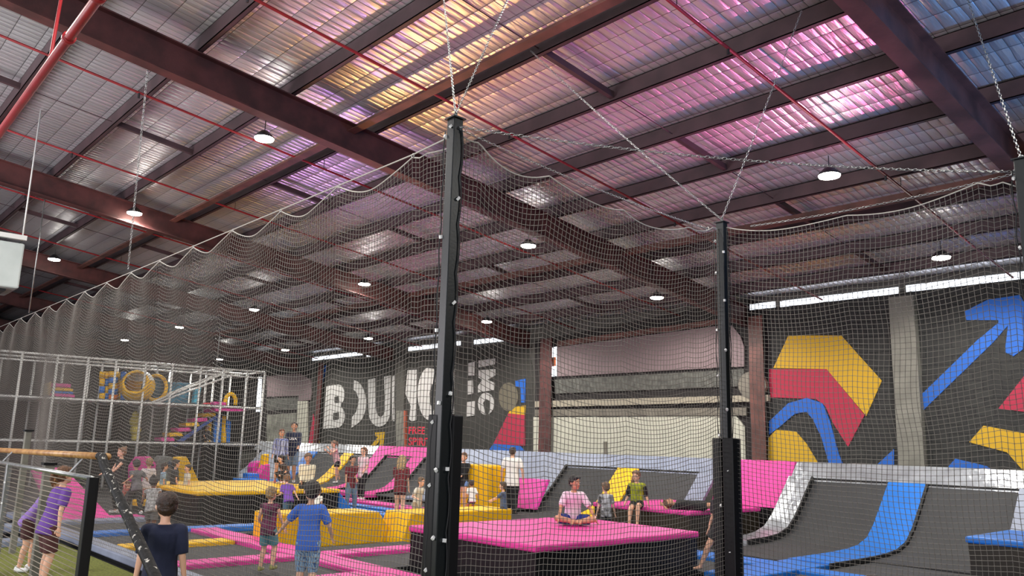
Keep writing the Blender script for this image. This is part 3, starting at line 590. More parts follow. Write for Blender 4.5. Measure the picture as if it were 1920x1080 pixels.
# floor pads in the middle of the court
pad(-19.6,-15.2,11.25,11.75,M_blue,'blue pad strip under the blonde girl'); pad(-22.5,-15.0,12.95,13.5,M_pink,'pink pad strip behind the blonde girl'); pad(-20.5,-17,12.1,12.5,M_blue,'second blue pad strip left of the blonde girl')
ramp_block(-19.3,-18.36,[(10.8,-.1),(10.8,.55),(11.3,.0),(11.3,-.1)],M_blue,'small blue ramp at the end of the yellow box')
pad(-15.3,-14.85,9.7,12.9,M_grey,'grey pad strip behind the yellow ramps')
bed(-18.2,-15.3,11.75,12.95,'dark trampoline bed between blue and pink strips'); bed(-18.2,-15.3,9.6,11.25,'dark trampoline bed in front of the blonde girl'); bed(-14.8,-12.9,12.0,14.9,'dark trampoline bed before the magenta pad'); bed(-21,-15.3,13.5,14.9,'dark trampoline bed at the foot of the wall slopes')
# left side pads
ps=thing('sloping_trampoline','pink padded slope at the left, behind the black rail','trampoline',(-20,5,0))
MB().hexa([(-20.0,4.75,0),(-19.4,4.75,0),(-19.4,5.85,0),(-20.0,5.85,0)],[(-21.7,4.6,.95),(-21.6,4.6,1.0),(-21.6,5.3,1.0),(-21.7,5.3,.95)]).build('pink_pad',M_pink,ps,bevel=.03)
MB().box((-19.5,4.3,-.02),(-18.9,6.4,.06)).build('foot_pad',M_pink,ps,bevel=.02)
for i in range(3):
    tag(MB().box((-23.4-i*.5,1.0,.22*i+.12),(-22.7-i*.5,2.9,.22*i+.30)).build('foam_step',M_pink,None,bevel=.04),['lowest','middle','topmost'][i]+' pink foam step seen through the fence','step')
pad(-18.5,-17.9,1.2,3.9,M_grey,'grey pad seen through the wire fence'); pad(-16.0,-15.6,1.2,3.9,M_grey,'second grey pad nearer through the wire fence')
pad(-20.6,-20.2,6.6,7.2,M_yel,'small yellow pad beside the yellow box',.2,.1)
# green turf outside the net
M_turf=mat('green_turf',(118,124,44),.9,var=.3,vscale=30,bump=.6,bscale=60)
tf=MB().box((-16,-5,-.12),(7.5,3.95,-.03)).build('artificial_turf',M_turf); tf['kind']='stuff'; tag(tf,'olive green artificial turf in front of the net','turf')
# ================================================================ play frame
FX=-32.0; BXX=-35.4
ys=[2.9,4.0,5.05,6.1,7.2,8.2,9.15,10.2,11.2,12.3,13.2,14.2,14.95]; Z1,Z2,Z3=1.48,2.95,4.45
M_tube=mat('galvanised_tube',(222,222,218),.4,.1); M_tubed=mat('shaded_tube',(150,150,150),.4,.5); M_deck=mat('dark_deck',(40,42,48),.7); M_dnet=mat('black_play_net',(20,20,22),.9)
pf=thing('climbing_tower','three level soft play frame of grey tubes at the far left','play frame',(FX,9,0))
r=.042
for y in ys:
    MB().tube([(FX,y,-.12),(FX,y,Z3)],r,8).build('upright',M_tube,pf,True); MB().tube([(BXX,y,-.12),(BXX,y,Z3)],r,8).build('upright',M_tube,pf,True)
    if y in ys[::2]: MB().tube([((FX+BXX)/2,y,-.12),((FX+BXX)/2,y,Z3)],r,8).build('upright',M_tube,pf,True)
for z in (Z1,Z2,Z3):
    for x in (FX,BXX,(FX+BXX)/2): MB().tube([(x,ys[0],z),(x,ys[-1],z)],r,8).build('rail',M_tube,pf,True)
MB().tube([(FX,ys[0],Z3-.25),(FX,ys[-1],Z3-.25)],.03,8).build('rail',M_tube,pf,True)
for y in ys[::2]:
    for z in (Z1,Z2,Z3): MB().tube([(FX,y,z),(BXX,y,z)],.035,8).build('cross_rail',M_tube,pf,True)
for z,ya,yb in ((Z2,2.9,14.95),(Z1,9.2,14.95)): MB().box((BXX,ya,z+.02),(FX-.06,yb,z+.07)).build('deck',M_deck,pf)
MB().box((BXX-.06,2.5,-.12),(BXX-.02,14.95,Z2)).build('dark_netting',M_dnet,pf); MB().box((FX-1.7,2.5,.0),(FX-1.68,14.9,Z1-.1)).build('dark_netting',M_dnet,pf)
MB().tube([(FX,13.6,Z3),(FX,10.5,Z2)],.04,8).build('slide_rail',M_tube,pf,True); MB().tube([(FX,13.6,Z3-.2),(FX,10.7,Z2)],.04,8).build('slide_rail',M_tube,pf,True); MB().tube([(FX-.6,13.6,Z3),(FX-.6,10.5,Z2)],.04,8).build('slide_rail',M_tube,pf,True)
MB().box((FX-.02,2.9,-.12),(FX,3.0,2.0)).build('panel',M_dnet,pf)
def fx(px,py,X=FX-.5): return onX(px,py,X)
def solid(pxs,X,th,m,name,label,cat,bevel=.02,parent=None):
    P=[onX(x,y,X) for x,y in pxs]; o=MB().prism(P,(-th,0,0)).build(name,m,parent,bevel=bevel)
    if label: tag(o,label,cat)
    return o
# ball pod: open yellow sphere with white shell
c=fx(258,724,FX-.55); R_=.62; sp_=thing('play_pod','big round yellow pod with white shell on the upper deck','play pod',(c.x,c.y,c.z-R_))
bm=bmesh.new(); bmesh.ops.create_uvsphere(bm,u_segments=28,v_segments=16,radius=R_)
dcut=Vector((.80,-.45,.25)).normalized(); bmesh.ops.delete(bm,geom=[f for f in bm.faces if f.calc_center_median().dot(dcut)>R_*.72],context='FACES')
for f in bm.faces: f.smooth=True; f.material_index=0 if f.calc_center_median().z<R_*.35 else 1
me=bpy.data.meshes.new('shell'); bm.to_mesh(me); bm.free(); me.materials.append(M_yel); me.materials.append(M_white); o=bpy.data.objects.new('shell',me); C.objects.link(o); o.location=c; o.parent=sp_; o.matrix_parent_inverse=PINV(sp_)
sd=o.modifiers.new('solid','SOLIDIFY'); sd.thickness=.05
q=[c+dcut*R_*.72+(dcut.orthogonal().normalized()*math.cos(a)+dcut.cross(dcut.orthogonal().normalized())*math.sin(a))*R_*.69 for a in [i*math.pi/12 for i in range(24)]]
MB().tube(q,.05,8,closed=True).build('rim',M_yel,o,True)
c2=fx(292,727,FX-.5); t=thing('tunnel_ring','yellow ring tunnel beside the round pod','tunnel',(c2.x,c2.y,c2.z-.45))
MB().tube([c2+Vector((0,.40*math.cos(a),.47*math.sin(a))) for a in [i*math.pi/12 for i in range(24)]],.07,8,closed=True).build('ring',M_yel,t,True)
MB().tube([c2+Vector((-.1,.33*math.cos(a),.40*math.sin(a))) for a in [i*math.pi/12 for i in range(24)]]+[],.03,6,closed=True).build('inner_ring',M_navy,t,True)
MB().tube([c2+Vector((-.05,0,0)),c2+Vector((-.9,0,0))],.38,18).build('tunnel_body',mat('dark_teal',(24,70,90),.6),t,True)
# punch bags
for i,(x,cols_) in enumerate([(192,'YYBY'),(200,'YBYB'),(213,'YBYBO'),(222,'YYYY'),(232,'BBYB')]):
    t=thing('foam_column',['slim yellow foam column left of the group','yellow and blue foam column second of the group','thick striped foam column with orange foot','thin all yellow foam column before the pod','mostly blue foam column next to the pod'][i],'foam column',tuple(fx(x,750,FX-.9)))
    k=len(cols_); 
    for j,cc in enumerate(cols_):
        a=fx(x,697+54*j/k,FX-.9-.1*(i%2)); b_=fx(x,697+54*(j+1)/k,FX-.9-.1*(i%2)); b_.y=a.y
        MB().tube([a,b_],.10 if i!=2 else .17,12).build('foam_ring',{'Y':M_yel,'B':M_blue,'O':mat('orange_vinyl',(224,120,40),.5)}[cc],t,True)
solid([(310,716),(356,718),(352,757),(305,754)],FX-1.0,.08,mat('teal_panel',(40,128,160),.5,var=.2,vscale=3),'teal_panel','teal blue panel on the upper deck behind the slide rails','panel')
solid([(366,728),(378,726),(372,757),(362,756)],FX-.8,.2,mat('cyan_panel',(70,190,220),.5),'cyan_panel','bright cyan padded post on the upper deck','panel')
for i,(pp,m,l) in enumerate([([(100,718),(134,720),(133,727),(99,725)],M_pink,'topmost pink roll of the cushion stack'),([(102,726),(138,729),(137,734),(101,732)],M_yel,'yellow roll of the cushion stack'),([(101,733),(138,735),(138,739),(101,737)],M_blue,'thin blue roll of the cushion stack'),([(98,737),(141,740),(140,746),(97,743)],M_pink,'lowest pink roll of the cushion stack')]):
    solid(pp,FX-.4,.5,m,'foam_roll',l+' on the upper deck','foam roll',.03)
solid([(88,718),(97,715),(96,741),(84,741)],FX-.7,.3,mat('tan_vinyl',(190,160,90),.6),'foam_bump','tan foam bump left of the cushion stack','foam block')
solid([(402,753),(425,754),(425,767),(401,766)],FX-.4,.4,M_pink,'foam_block','pink foam block beside the yellow arch','foam block',.03)
solid([(384,755),(398,755),(400,765),(382,764)],FX-.9,.3,mat('red_vinyl',(214,60,70),.5),'foam_block','red foam block left of the pink block','foam block',.03)
c3=fx(432,752,FX-.5); t=thing('foam_arch','yellow arch at the right end of the upper deck','arch',(c3.x,c3.y,c3.z-.3)); MB().tube([c3+Vector((0,.22*math.cos(a),.34*math.sin(a)-.05)) for a in [i*math.pi/12-.3 for i in range(16)]],.08,8).build('arch_tube',M_yel,t,True)
solid([(404,765),(461,765),(461,771),(404,771)],FX-.05,.1,M_pink,'edge_pad','pink edge pad along the upper deck right end','pad')
# stairs up to the deck
for i in range(7):
    x=302+15.5*i; y=824-9.2*i; m=(M_pink,M_yel)[i%2]
    solid([(x,y-3),(x+24,y-4),(x+26,y+3),(x+1,y+4)],FX-.5,.8,m,'foam_stair',['lowest','second','third','fourth','fifth','sixth','topmost'][i]+f' {"pink" if i%2==0 else "yellow"} foam stair tread inside the play frame','stair')
solid([(318,836),(408,777),(416,777),(330,838)],FX-.42,.06,mat('blue_stringer',(40,70,140),.5),'play_board','dark blue sloping stringer under the foam stairs','stringer')
solid([(402,783),(418,781),(418,832),(400,832)],FX-.9,.1,M_blue,'play_board','blue panel left of the yellow post under the deck','panel'); solid([(418,780),(424,780),(424,833),(416,833)],FX-.8,.15,M_yel,'padded_post','yellow padded post under the upper deck','post',.03); solid([(424,785),(433,790),(431,833),(424,833)],FX-.9,.1,M_blue,'play_board','blue panel right of the yellow post','panel'); solid([(388,790),(398,784),(396,833),(385,833)],FX-1.0,.15,M_yel,'padded_post','second yellow padded post behind the stairs','post',.03)
t=thing('hanging_figure','yellow lumpy punch figure hanging in the middle level','punch bag',tuple(fx(254,820,FX-1.2)))
for yy,rr in ((778,.13),(790,.22),(806,.2),(820,.16)): 
    a=fx(254,yy,FX-1.2); MB().ell(a,(rr,rr,rr*1.15)).build('foam_ball',mat('mustard_vinyl',(196,176,60),.6),t,True)
# hexagon climbing shapes before the frame
def hexa_(px0,pts,X,m,label):
    t=thing('climbing_block',label,'climbing block',tuple(onX(px0,905,X))); P=[onX(x,y,X) for x,y in pts]; MB().prism(P,(-.5,0,0)).build('foam_body',m,t,bevel=.03)
    return t,P
t,P=hexa_(272,[(249,875),(262,857),(283,856),(293,870),(293,905),(286,930),(250,930)],-27.5,M_pink,'pink climbing block with round holes, in front of the play frame')
for x,y in ((284,862),(286,872),(288,884),(280,880)): MB().tube([onX(x,y,-27.49),onX(x,y,-27.49)+Vector((.02,0,0))],.035,10).build('hole',M_edge,t)
hexa_(312,[(293,866),(303,855),(320,856),(333,870),(336,900),(330,930),(293,930)],-27.7,mat('grey_block',(110,114,112),.6),'grey climbing block between the pink and yellow ones')
hexa_(350,[(333,858),(350,856),(358,870),(376,908),(374,930),(338,930)],-27.3,M_yel,'yellow climbing block with sloping right side')
t=thing('climbing_arch','black padded arch opening in the grey climbing block','arch',tuple(onX(318,905,-27.1))); MB().tube([onX(303,929,-27.1),onX(305,885,-27.1),onX(318,868,-27.1),onX(330,880,-27.1),onX(334,929,-27.1)],.07,8).build('arch_tube',M_navy,t,True)
# slide foot at the right end
solid([(474,876),(478,868),(493,864),(496,925),(474,925)],-28.6,.5,mat('magenta_vinyl',(214,50,160)),'foam_block','magenta foam block at the slide foot','foam block',.03)
solid([(497,853),(505,851),(498,925),(484,925)],-28.2,.35,M_yel,'slide','yellow slide strip beside the plaid shirt girl','slide',.02); solid([(484,895),(498,872),(506,870),(506,930),(484,930)],-28.0,.4,M_pink,'slide','pink slide strip right of the yellow one','slide',.02)
solid([(466,888),(486,888),(486,925),(464,925)],-27.6,.5,M_blue,'foam_step','upper blue foam step at the slide foot','step',.02); solid([(450,898),(502,899),(503,930),(450,930)],-27.2,.6,M_blue,'foam_step','lower blue foam step at the slide foot','step',.02)
# ================================================================ foreground fence and rail
M_wood=mat('worn_timber_rail',(150,104,58),.45,rgb2=(190,146,90),vscale=9,bump=.1); M_fwire=mat('pale_fence_wire',(140,130,116),.45,.4)
fn=thing('wire_fence','steel framed wire fence under the wooden rail, bottom left','fence',(-10.4,2.3,-.12)); Yf=2.3
a=onY(-90,856,Yf); b_=onY(174,891,Yf); zr=1.42
MB().tube([(-13.2,Yf,zr),(b_.x,Yf,zr)],.024,12).build('top_rail',M_galv,fn,True)
mb=MB(); 
for i in range(26): 
    z=zr-.055-.052*i; mb.tube([(-13.2,Yf,z),(b_.x-.0,Yf,z)],.0042,6)
o=mb.build('wire_panel',M_fwire,fn,True)
u=onY(8,940,Yf).x; MB().box((u-.03,Yf-.03,-.12),(u+.035,Yf+.03,zr)).build('mid_post',M_galv,fn,bevel=.004)
for z in (1.2,.95,.7): MB().box((u+.02,Yf-.04,z-.008),(u+.075,Yf-.028,z+.008)).build('wire_clip',M_white,fn)
xp=onY(170,930,Yf).x; MB().box((xp-.035,Yf-.045,-.12),(xp+.055,Yf+.045,zr+.01)).build('end_post',M_black,fn,bevel=.004)
wr=thing('hand_rail','round worn timber hand rail above the wire fence','hand rail',(-10,2.4,-.12))
MB().tube([(-14.0,2.44,1.55),(-8.32,2.40,1.62)],.033,14).build('timber_rail',M_wood,wr,True)
for x in (-12.4,-9.2): MB().tube([(x,2.42,1.575),(x,2.3,1.42)],.012,8).build('rail_bracket',M_galv,wr)
# scuffed foam covered bar
m=mat('scuffed_black_foam',(10,10,11),.6,bump=.5,bscale=14,spec=.2); nt=m.node_tree; bb=nt.nodes['Principled BSDF']; n=nt.nodes.new('ShaderNodeTexNoise'); n.inputs['Scale'].default_value=17; n.inputs['Detail'].default_value=6; n.inputs['Roughness'].default_value=.65
tc=nt.nodes.new('ShaderNodeTexCoord'); r=nt.nodes.new('ShaderNodeValToRGB'); r.color_ramp.elements[0].position=.60; r.color_ramp.elements[1].position=.63; r.color_ramp.elements[0].color=lin((10,10,11)); r.color_ramp.elements[1].color=lin((205,200,190))
nt.links.new(tc.outputs['Object'],n.inputs['Vector']); nt.links.new(n.outputs['Fac'],r.inputs['Fac']); nt.links.new(r.outputs['Color'],bb.inputs['Base Color'])
sb=thing('padded_bar','scuffed black foam covered bar sloping down from the wooden rail','bar',(-7.2,2.3,-.12))
pts=[(-8.52,2.38,1.62),(-8.34,2.36,1.62),(-8.20,2.34,1.55)]; e=Vector(onY(296,1092,2.24)); s0=Vector((-8.20,2.34,1.55)); 
pts+=[tuple(s0+(e-s0)*k) for k in (.15,.35,.55,.75,1.0,1.35)]
MB().tube(pts,[.036,.04,.041,.041,.042,.04,.043,.041,.042],14).build('foam_cover',m,sb,True)
MB().tube([s0+(e-s0)*1.35,(s0+(e-s0)*1.35).xy.to_3d()+Vector((0,0,-.12))],.025,8).build('bar_leg',M_black,sb,True)

for i,(x,y,top,w) in enumerate([(*onZ(22,1040,-.05)[:2],1.82,.045),(*onZ(64,1088,-.05)[:2],1.40,.06)]):
    t=thing('gate_post',['taller weathered grey post seen through the wire fence','shorter weathered grey post between the two fence children'][i],'post',(x,y,-.03))
    MB().box((x-w,y-w,-.05),(x+w,y+w,top)).build('upright',M_gpost,t,bevel=.01); MB().box((x-w-.02,y-w-.02,top),(x+w+.02,y+w+.02,top+.03)).build('cap',M_black,t)
# ================================================================ people
SK={'l':(226,176,148),'m':(196,142,112),'d':(116,76,56)}
def skin(k): return mat('skin_'+k,SK[k],.55,spec=.35,bump=.05,bscale=30)
def remesh(mb,name,m,vox,H,M,parent,smooth=2,noise=0):
    me=bpy.data.meshes.new(name); me.from_pydata([tuple(v) for v in mb.v],[],mb.f)
    bm=bmesh.new(); bm.from_mesh(me); bmesh.ops.recalc_face_normals(bm,faces=bm.faces); bm.to_mesh(me); bm.free()
    o=bpy.data.objects.new('tmp',me); C.objects.link(o)
    md=o.modifiers.new('r','REMESH'); md.mode='VOXEL'; md.voxel_size=vox/H; md.use_smooth_shade=True
    if smooth: s=o.modifiers.new('s','SMOOTH'); s.factor=.5; s.iterations=smooth
    bpy.context.view_layer.update(); dg=bpy.context.evaluated_depsgraph_get(); me2=bpy.data.meshes.new_from_object(o.evaluated_get(dg)); bpy.data.objects.remove(o)
    if noise:
        r_=np.random.default_rng(3)
        for v in me2.vertices: v.co+=v.normal*(noise*(.5*math.sin(v.co.x*260+v.co.z*90)+.5*math.sin(v.co.y*210-v.co.z*130)+r_.uniform(-.3,.3)))
    me2.transform(M); me2.materials.clear(); me2.materials.append(m); me2.polygons.foreach_set('use_smooth',[True]*len(me2.polygons)); me2.name=name
    ob=bpy.data.objects.new(name,me2); C.objects.link(ob); ob.parent=parent; ob.matrix_parent_inverse=PINV(parent); return ob
def ik(a,b,l1,l2,hint):
    a=Vector(a);b=Vector(b); d=b-a; L=d.length; mxl=(l1+l2)*.995
    if L>mxl: b=a+d*(mxl/L); d=b-a; L=mxl
    t=d/L; x=(l1*l1-l2*l2+L*L)/(2*L); h=math.sqrt(max(0,l1*l1-x*x)); hv=Vector(hint); hv=hv-t*hv.dot(t); hv=hv.normalized() if hv.length>1e-5 else t.orthogonal().normalized()
    return a+t*x+hv*h, b
def person(label,x,y,z0,H,yaw,top=None,bottom=None,hair=None,sk='l',hh=None,ph=.50,px_=0,py_=0,lean=0,side=0,twist=0,head=(0,0),lf=(-.055,.02,.0),rf=(.055,-.02,.0),lh=(-.17,.02,.42),rh=(.17,.02,.42),shoes=(230,230,230),
           khint=(0,1,0),ehint=(0,-1,-.2),sleeve=.75,leg=1.9,vox=.014,build=1.0,roll=0,extra=None,cap=None,pitch=0,name='person',mesh_hair='short'):
    """yaw: degrees, 0 facing the camera side, 90 facing image right, 180 back turned; heights in units of H"""
    t=Vector((-x,-y,0)).normalized(); rgt=Vector((t.y,-t.x,0))*-1.0
    rgt=Vector((RT.x,RT.y,0)); rgt=(rgt-t*rgt.dot(t)).normalized()
    a=math.radians(yaw); f=t*math.cos(a)+rgt*math.sin(a); up=Vector((0,0,1)); r=f.cross(up)
    if pitch or roll:
        Q=Quaternion(r,math.radians(-pitch)); f=Q@f; up=Q@up
        Q=Quaternion(f,math.radians(roll)); r=Q@r; up=Q@up
    M=Matrix(((r.x*H,f.x*H,up.x*H,x),(r.y*H,f.y*H,up.y*H,y),(r.z*H,f.z*H,up.z*H,z0),(0,0,0,1)))
    root=thing(name,label,'person',(x,y,z0))
    hh=hh or (.133 if H>1.6 else .145 if H>1.4 else .165)
    B=build
    P=Vector((px_,py_,ph)); la=math.radians(lean); sa=math.radians(side)
    d=Vector((math.sin(sa),math.sin(la)*math.cos(sa),math.cos(la)*math.cos(sa))).normalized()
    tw=math.radians(twist); sx=Vector((math.cos(tw),math.sin(tw),0)); sx=(sx-d*sx.dot(d)).normalized(); fy=d.cross(sx)
    T=1-hh-.035-.50; N_=P+d*T; Sh=N_-d*.035
    hp=math.radians(head[1]-lean*.0); hy=math.radians(head[0])
    hd=(d*.5+Vector((0,0,1))*.5).normalized(); hf=Vector((-math.sin(hy),math.cos(hy),0)); hf=Quaternion(sx,0)@hf; hf=(hf-hd*hf.dot(hd)).normalized(); hr=hf.cross(hd)
    Q=Quaternion(hr,math.radians(-head[1])); hd=Q@hd; hf=Q@hf
    Hc=N_+hd*(.03+hh*.5)+hf*.006; HR=Matrix((hr,hf,hd)).transposed()
    body=MB(); flat=.68
    def torso(mb,g,z0_=-.05,z1_=1.0,hipx=.0):
        ks=[(-.06,.060,.052),(-.02,.082,.060),(.03,.086,.060),(.10,.078,.054),(.17,.074,.052),(.24,.082,.057),(.29,.086,.056),(.325,.070,.046),(.345,.040,.036)]
        ks=[k for k in ks if z0_-.001<=k[0]<=z1_*.345+.001]
        pts=[P+d*(k[0]*T/.345*1.0) for k in ks]; mb.tube(pts,[((k[1]*B+g),(k[2]*B+g)) for k in ks],16,side=sx)
    torso(body,0,-.07)
    body.caps(N_-d*.03,N_+hd*.05,.030*B,.027,10)
    S={};E={};W={};K={};A={}
    for s,hnd in ((-1,lh),(1,rh)):
        S[s]=Sh+sx*(s*.093*B); hint=Vector(ehint); hint.x*=s
        E[s],W[s]=ik(S[s],Vector(hnd),.160,.135,hint)
        body.caps(Sh+sx*(s*.05),S[s],.034*B,.030*B); body.caps(S[s],E[s],.028*B,.021*B); body.caps(E[s],W[s],.021*B,.014)
    for s,ft in ((-1,lf),(1,rf)):
        ft=Vector(ft); Hj=P+sx*(s*.045); an=ft+Vector((0,0,.045)); hint=Vector(khint); hint.x*=s
        K[s],A[s]=ik(Hj,an,.235,.225,hint)
        body.caps(Hj,K[s],.050*B,.034*B,12); cv=K[s].lerp(A[s],.35)+Vector((0,-.006,0)); body.caps(K[s],cv,.033*B,.034*B,10); body.caps(cv,A[s],.033*B,.020*B,10)
        sh=(A[s]-K[s]).normalized(); fd=Vector((0,1,0)); fd=(fd-sh*fd.dot(sh)*.6).normalized() if abs(sh.z)<.8 else Vector((.12*s,1,0)).normalized()
        toe=A[s]+sh*.022+fd*.085; heel=A[s]+sh*.020-fd*.018; body.caps(heel,toe,.020,.016,10); body.caps(A[s],A[s]+sh*.02,.02,.02,8)
        K[(s,'t')]=(heel,toe,sh)
    # head
    def hp_(x_,y_,z_): return Hc+HR@Vector((x_*hh,y_*hh,z_*hh))
    body.ell(hp_(0,-.03,.10),(hh*.37,hh*.43,hh*.41),18,12,HR); body.ell(hp_(0,.08,-.20),(hh*.29,hh*.31,hh*.30),16,10,HR)
    body.caps(hp_(0,.36,.02),hp_(0,.47,-.10),.035*hh,.06*hh,8); body.ell(hp_(0,.31,-.40),(hh*.11,hh*.10,hh*.08),10,7,HR)
    for s in (-1,1): body.ell(hp_(.37*s,-.03,-.04),(hh*.05,hh*.09,hh*.13),10,7,HR)
    # palms
    for s in (-1,1):
        dr=(W[s]-E[s]).normalized(); nrm=dr.cross(Vector((0,1,0))) if abs(dr.y)<.9 else dr.cross(Vector((1,0,0))); nrm.normalize()
        pe=W[s]+dr*.045; body.tube([W[s]-dr*.004,W[s]+dr*.012,W[s]+dr*.035,pe],[(.012,.011),(.020,.012),(.022,.011),(.018,.009)],10,side=nrm.cross(dr))
    ob=remesh(body,'body',skin(sk),vox,H,M,root,2)
    # fingers: five separate, grown out of the palm, added to the same mesh
    fg=MB()
    for s in (-1,1):
        dr=(W[s]-E[s]).normalized(); nrm=dr.cross(Vector((0,1,0))) if abs(dr.y)<.9 else dr.cross(Vector((1,0,0))); nrm.normalize(); ac=nrm.cross(dr)
        for k,(o_,l_) in enumerate(((-.015,.026),(-.005,.034),(.005,.037),(.014,.033))):
            b0=W[s]+dr*.036+ac*o_; m1=b0+dr*(l_*.55)+nrm*.003*s; e1=b0+dr*l_*.92+nrm*(.010*s); fg.tube([b0,b0.lerp(m1,.5),m1,e1,e1+(e1-m1)*.12],[.0052,.005,.0046,.004,.0018],6)
        b0=W[s]+dr*.014-ac*.014; fg.tube([b0,b0+dr*.012-ac*.012,b0+dr*.028-ac*.016+nrm*.005*s,b0+dr*.034-ac*.016+nrm*.006*s],[.0065,.006,.0052,.002],6)
    bm=bmesh.new(); bm.from_mesh(ob.data); me=bpy.data.meshes.new('t'); me.from_pydata([tuple(v) for v in fg.v],[],fg.f); me.transform(M); bm.from_mesh(me); 
    for f_ in bm.faces: f_.smooth=True
    bm.to_mesh(ob.data); bm.free(); bpy.data.meshes.remove(me)
    # face
    eyes_={}
    for s in (-1,1):
        e=MB(); e.ell(hp_(.15*s,.365,.03),(.055*hh,.035*hh,.035*hh),10,6,HR); e.v=[tuple(M@Vector(v)) for v in e.v]; eyes_[s]=e.build('eye',mat('eye_white',(225,222,216),.3),root,True)
        e=MB(); e.ell(hp_(.15*s,.393,.03),(.026*hh,.014*hh,.026*hh),8,6,HR); e.v=[tuple(M@Vector(v)) for v in e.v]; e.build('iris',mat('iris_dark',(40,28,22),.3),eyes_[s],True)
        e=MB(); e.caps(hp_(.08*s,.40,.13),hp_(.23*s,.36,.13),.016*hh,.012*hh,6); e.v=[tuple(M@Vector(v)) for v in e.v]; e.build('eyebrow',mat('brow_dark',(60,42,32),.8),root,True)
    e=MB(); e.caps(hp_(-.10,.375,-.24),hp_(.10,.375,-.24),.026*hh,.026*hh,8,flat=.7); e.v=[tuple(M@Vector(v)) for v in e.v]; e.build('lips',mat('lips_'+sk,tuple(int(c*q_) for c,q_ in zip(SK[sk],(.82,.62,.62))),.5),root,True)
    # garments
    def gm(c,nm):
        if isinstance(c,bpy.types.Material): return c
        return mat('cloth_%s_%d_%d_%d'%((nm,)+tuple(c)),c,.85,bump=.5,bscale=9/1)
    if top is not None:
        g=MB(); torso(g,.015,-.03,1.0); g.tube([P+d*k for k in (-.075,-.05,0,.05)],[(.103*B,.078*B),(.104*B,.080*B),(.102*B,.078*B),(.097*B,.072*B)],16,side=sx) if ph>.3 else None
        for s in (-1,1):
            g.caps(Sh+sx*(s*.05),S[s],.040*B,.040*B); q=S[s].lerp(E[s],min(1,sleeve)); g.tube([S[s],S[s].lerp(q,.5),q],[.040*B,.040*B,.036*B],12) if sleeve>0.05 else None
            if sleeve>1: g.caps(S[s],E[s],.036*B,.030*B); w=E[s].lerp(W[s],sleeve-1); g.tube([E[s],w],[.030*B,.022*B],12)
        remesh(g,'shirt' if sleeve>.05 else 'vest_top',gm(top,'top'),vox,H,M,root,2)
    if bottom is not None:
        g=MB(); ks=[(-.075,.05,.05),(-.03,.080,.062),(.02,.090,.066),(.075,.084,.062)]; g.tube([P+d*k[0] for k in ks],[(k[1]*B+.010,k[2]*B+.008) for k in ks],16,side=sx)
        for s in (-1,1):
            Hj=P+sx*(s*.045); l1=min(1,leg); q=Hj.lerp(K[s],l1); g.tube([Hj,Hj.lerp(q,.5),q],[.062*B,.060*B,(.054 if leg<1 else .044)*B],12)
            if leg>1: g.caps(K[s],K[s]+(K[s]-Hj).normalized()*.001,.044*B,.044*B); w=K[s].lerp(A[s],leg-1); g.tube([K[s],K[s].lerp(w,.5),w],[.043*B,.042*B,.034*B],12)
        remesh(g,'trousers' if leg>1.2 else 'shorts',gm(bottom,'bottom'),vox,H,M,root,2)
    if shoes is not None:
        for s in (-1,1):
            heel,toe,sh=K[(s,'t')]; g=MB(); g.caps(heel,toe,.026,.022,10); g.caps(heel,heel-sh*.02,.025,.025,10)
            remesh(g,'shoe',gm(shoes,'shoe'),.012,H,M,root,1)
    if hair is not None:
        g=MB(); hm=mat('hair_%d_%d_%d'%hair,hair,.55,rgb2=tuple(int(c*.6) for c in hair),vscale=40,bump=.5,bscale=60)
        g.ell(hp_(0,-.09,.16),(hh*.415,hh*.43,hh*.42),18,12,HR); g.ell(hp_(0,-.18,-.02),(hh*.385,hh*.33,hh*.36),16,10,HR)
        g.caps(hp_(-.22,.22,.36),hp_(.22,.24,.36),.12*hh,.12*hh,10)
        for s in (-1,1): g.caps(hp_(.33*s,.05,.16),hp_(.36*s,-.02,-.02),.09*hh,.05*hh,8)
        if mesh_hair=='long':
            for s in (-1,0,1): g.tube([hp_(.2*s,-.3,.2),hp_(.26*s,-.42,-.2),hp_(.28*s,-.44,-.7),hp_(.22*s,-.42,-1.25)],[.2*hh,.2*hh,.17*hh,.06*hh],10)
            for s in (-1,1): g.tube([hp_(.3*s,.0,.3),hp_(.40*s,-.02,-.2),hp_(.40*s,-.02,-.8)],[.12*hh,.12*hh,.05*hh],8)
        if mesh_hair=='tail': g.tube([hp_(0,-.48,.25),hp_(0,-.68,.2),hp_(.02,-.72,-.2),hp_(.03,-.62,-.75)],[.09*hh,.13*hh,.12*hh,.03*hh],10)
        if mesh_hair=='bun': g.ell(hp_(0,-.35,.5),(.17*hh,.17*hh,.17*hh),12,8)
        if mesh_hair=='side': g.tube([hp_(.25,-.3,.1),hp_(.42,-.1,-.2),hp_(.40,.12,-.7),hp_(.36,.2,-1.2)],[.12*hh,.15*hh,.13*hh,.03*hh],10)
        remesh(g,'hair',hm,min(vox,.010),H,M,root,1,noise=.0016)
    if extra: extra(root,M,dict(P=P,N=N_,d=d,sx=sx,fy=fy,Sh=Sh,Hc=Hc,hh=hh,hp=hp_,S=S,E=E,W=W,K=K,A=A,T=T,HR=HR))
    return root
def at(x,feet,z0=0): p=onZ(x,feet,z0); return p.x,p.y,z0
def PX(label,x,ytop,yfeet,z0=0,**k):
    hz=806+.027*x; H=(yfeet-ytop)/(yfeet-hz)*(1.85-z0); q=at(x,yfeet,z0); return person(label,q[0],q[1],z0,H,k.pop('yaw',0),**k)
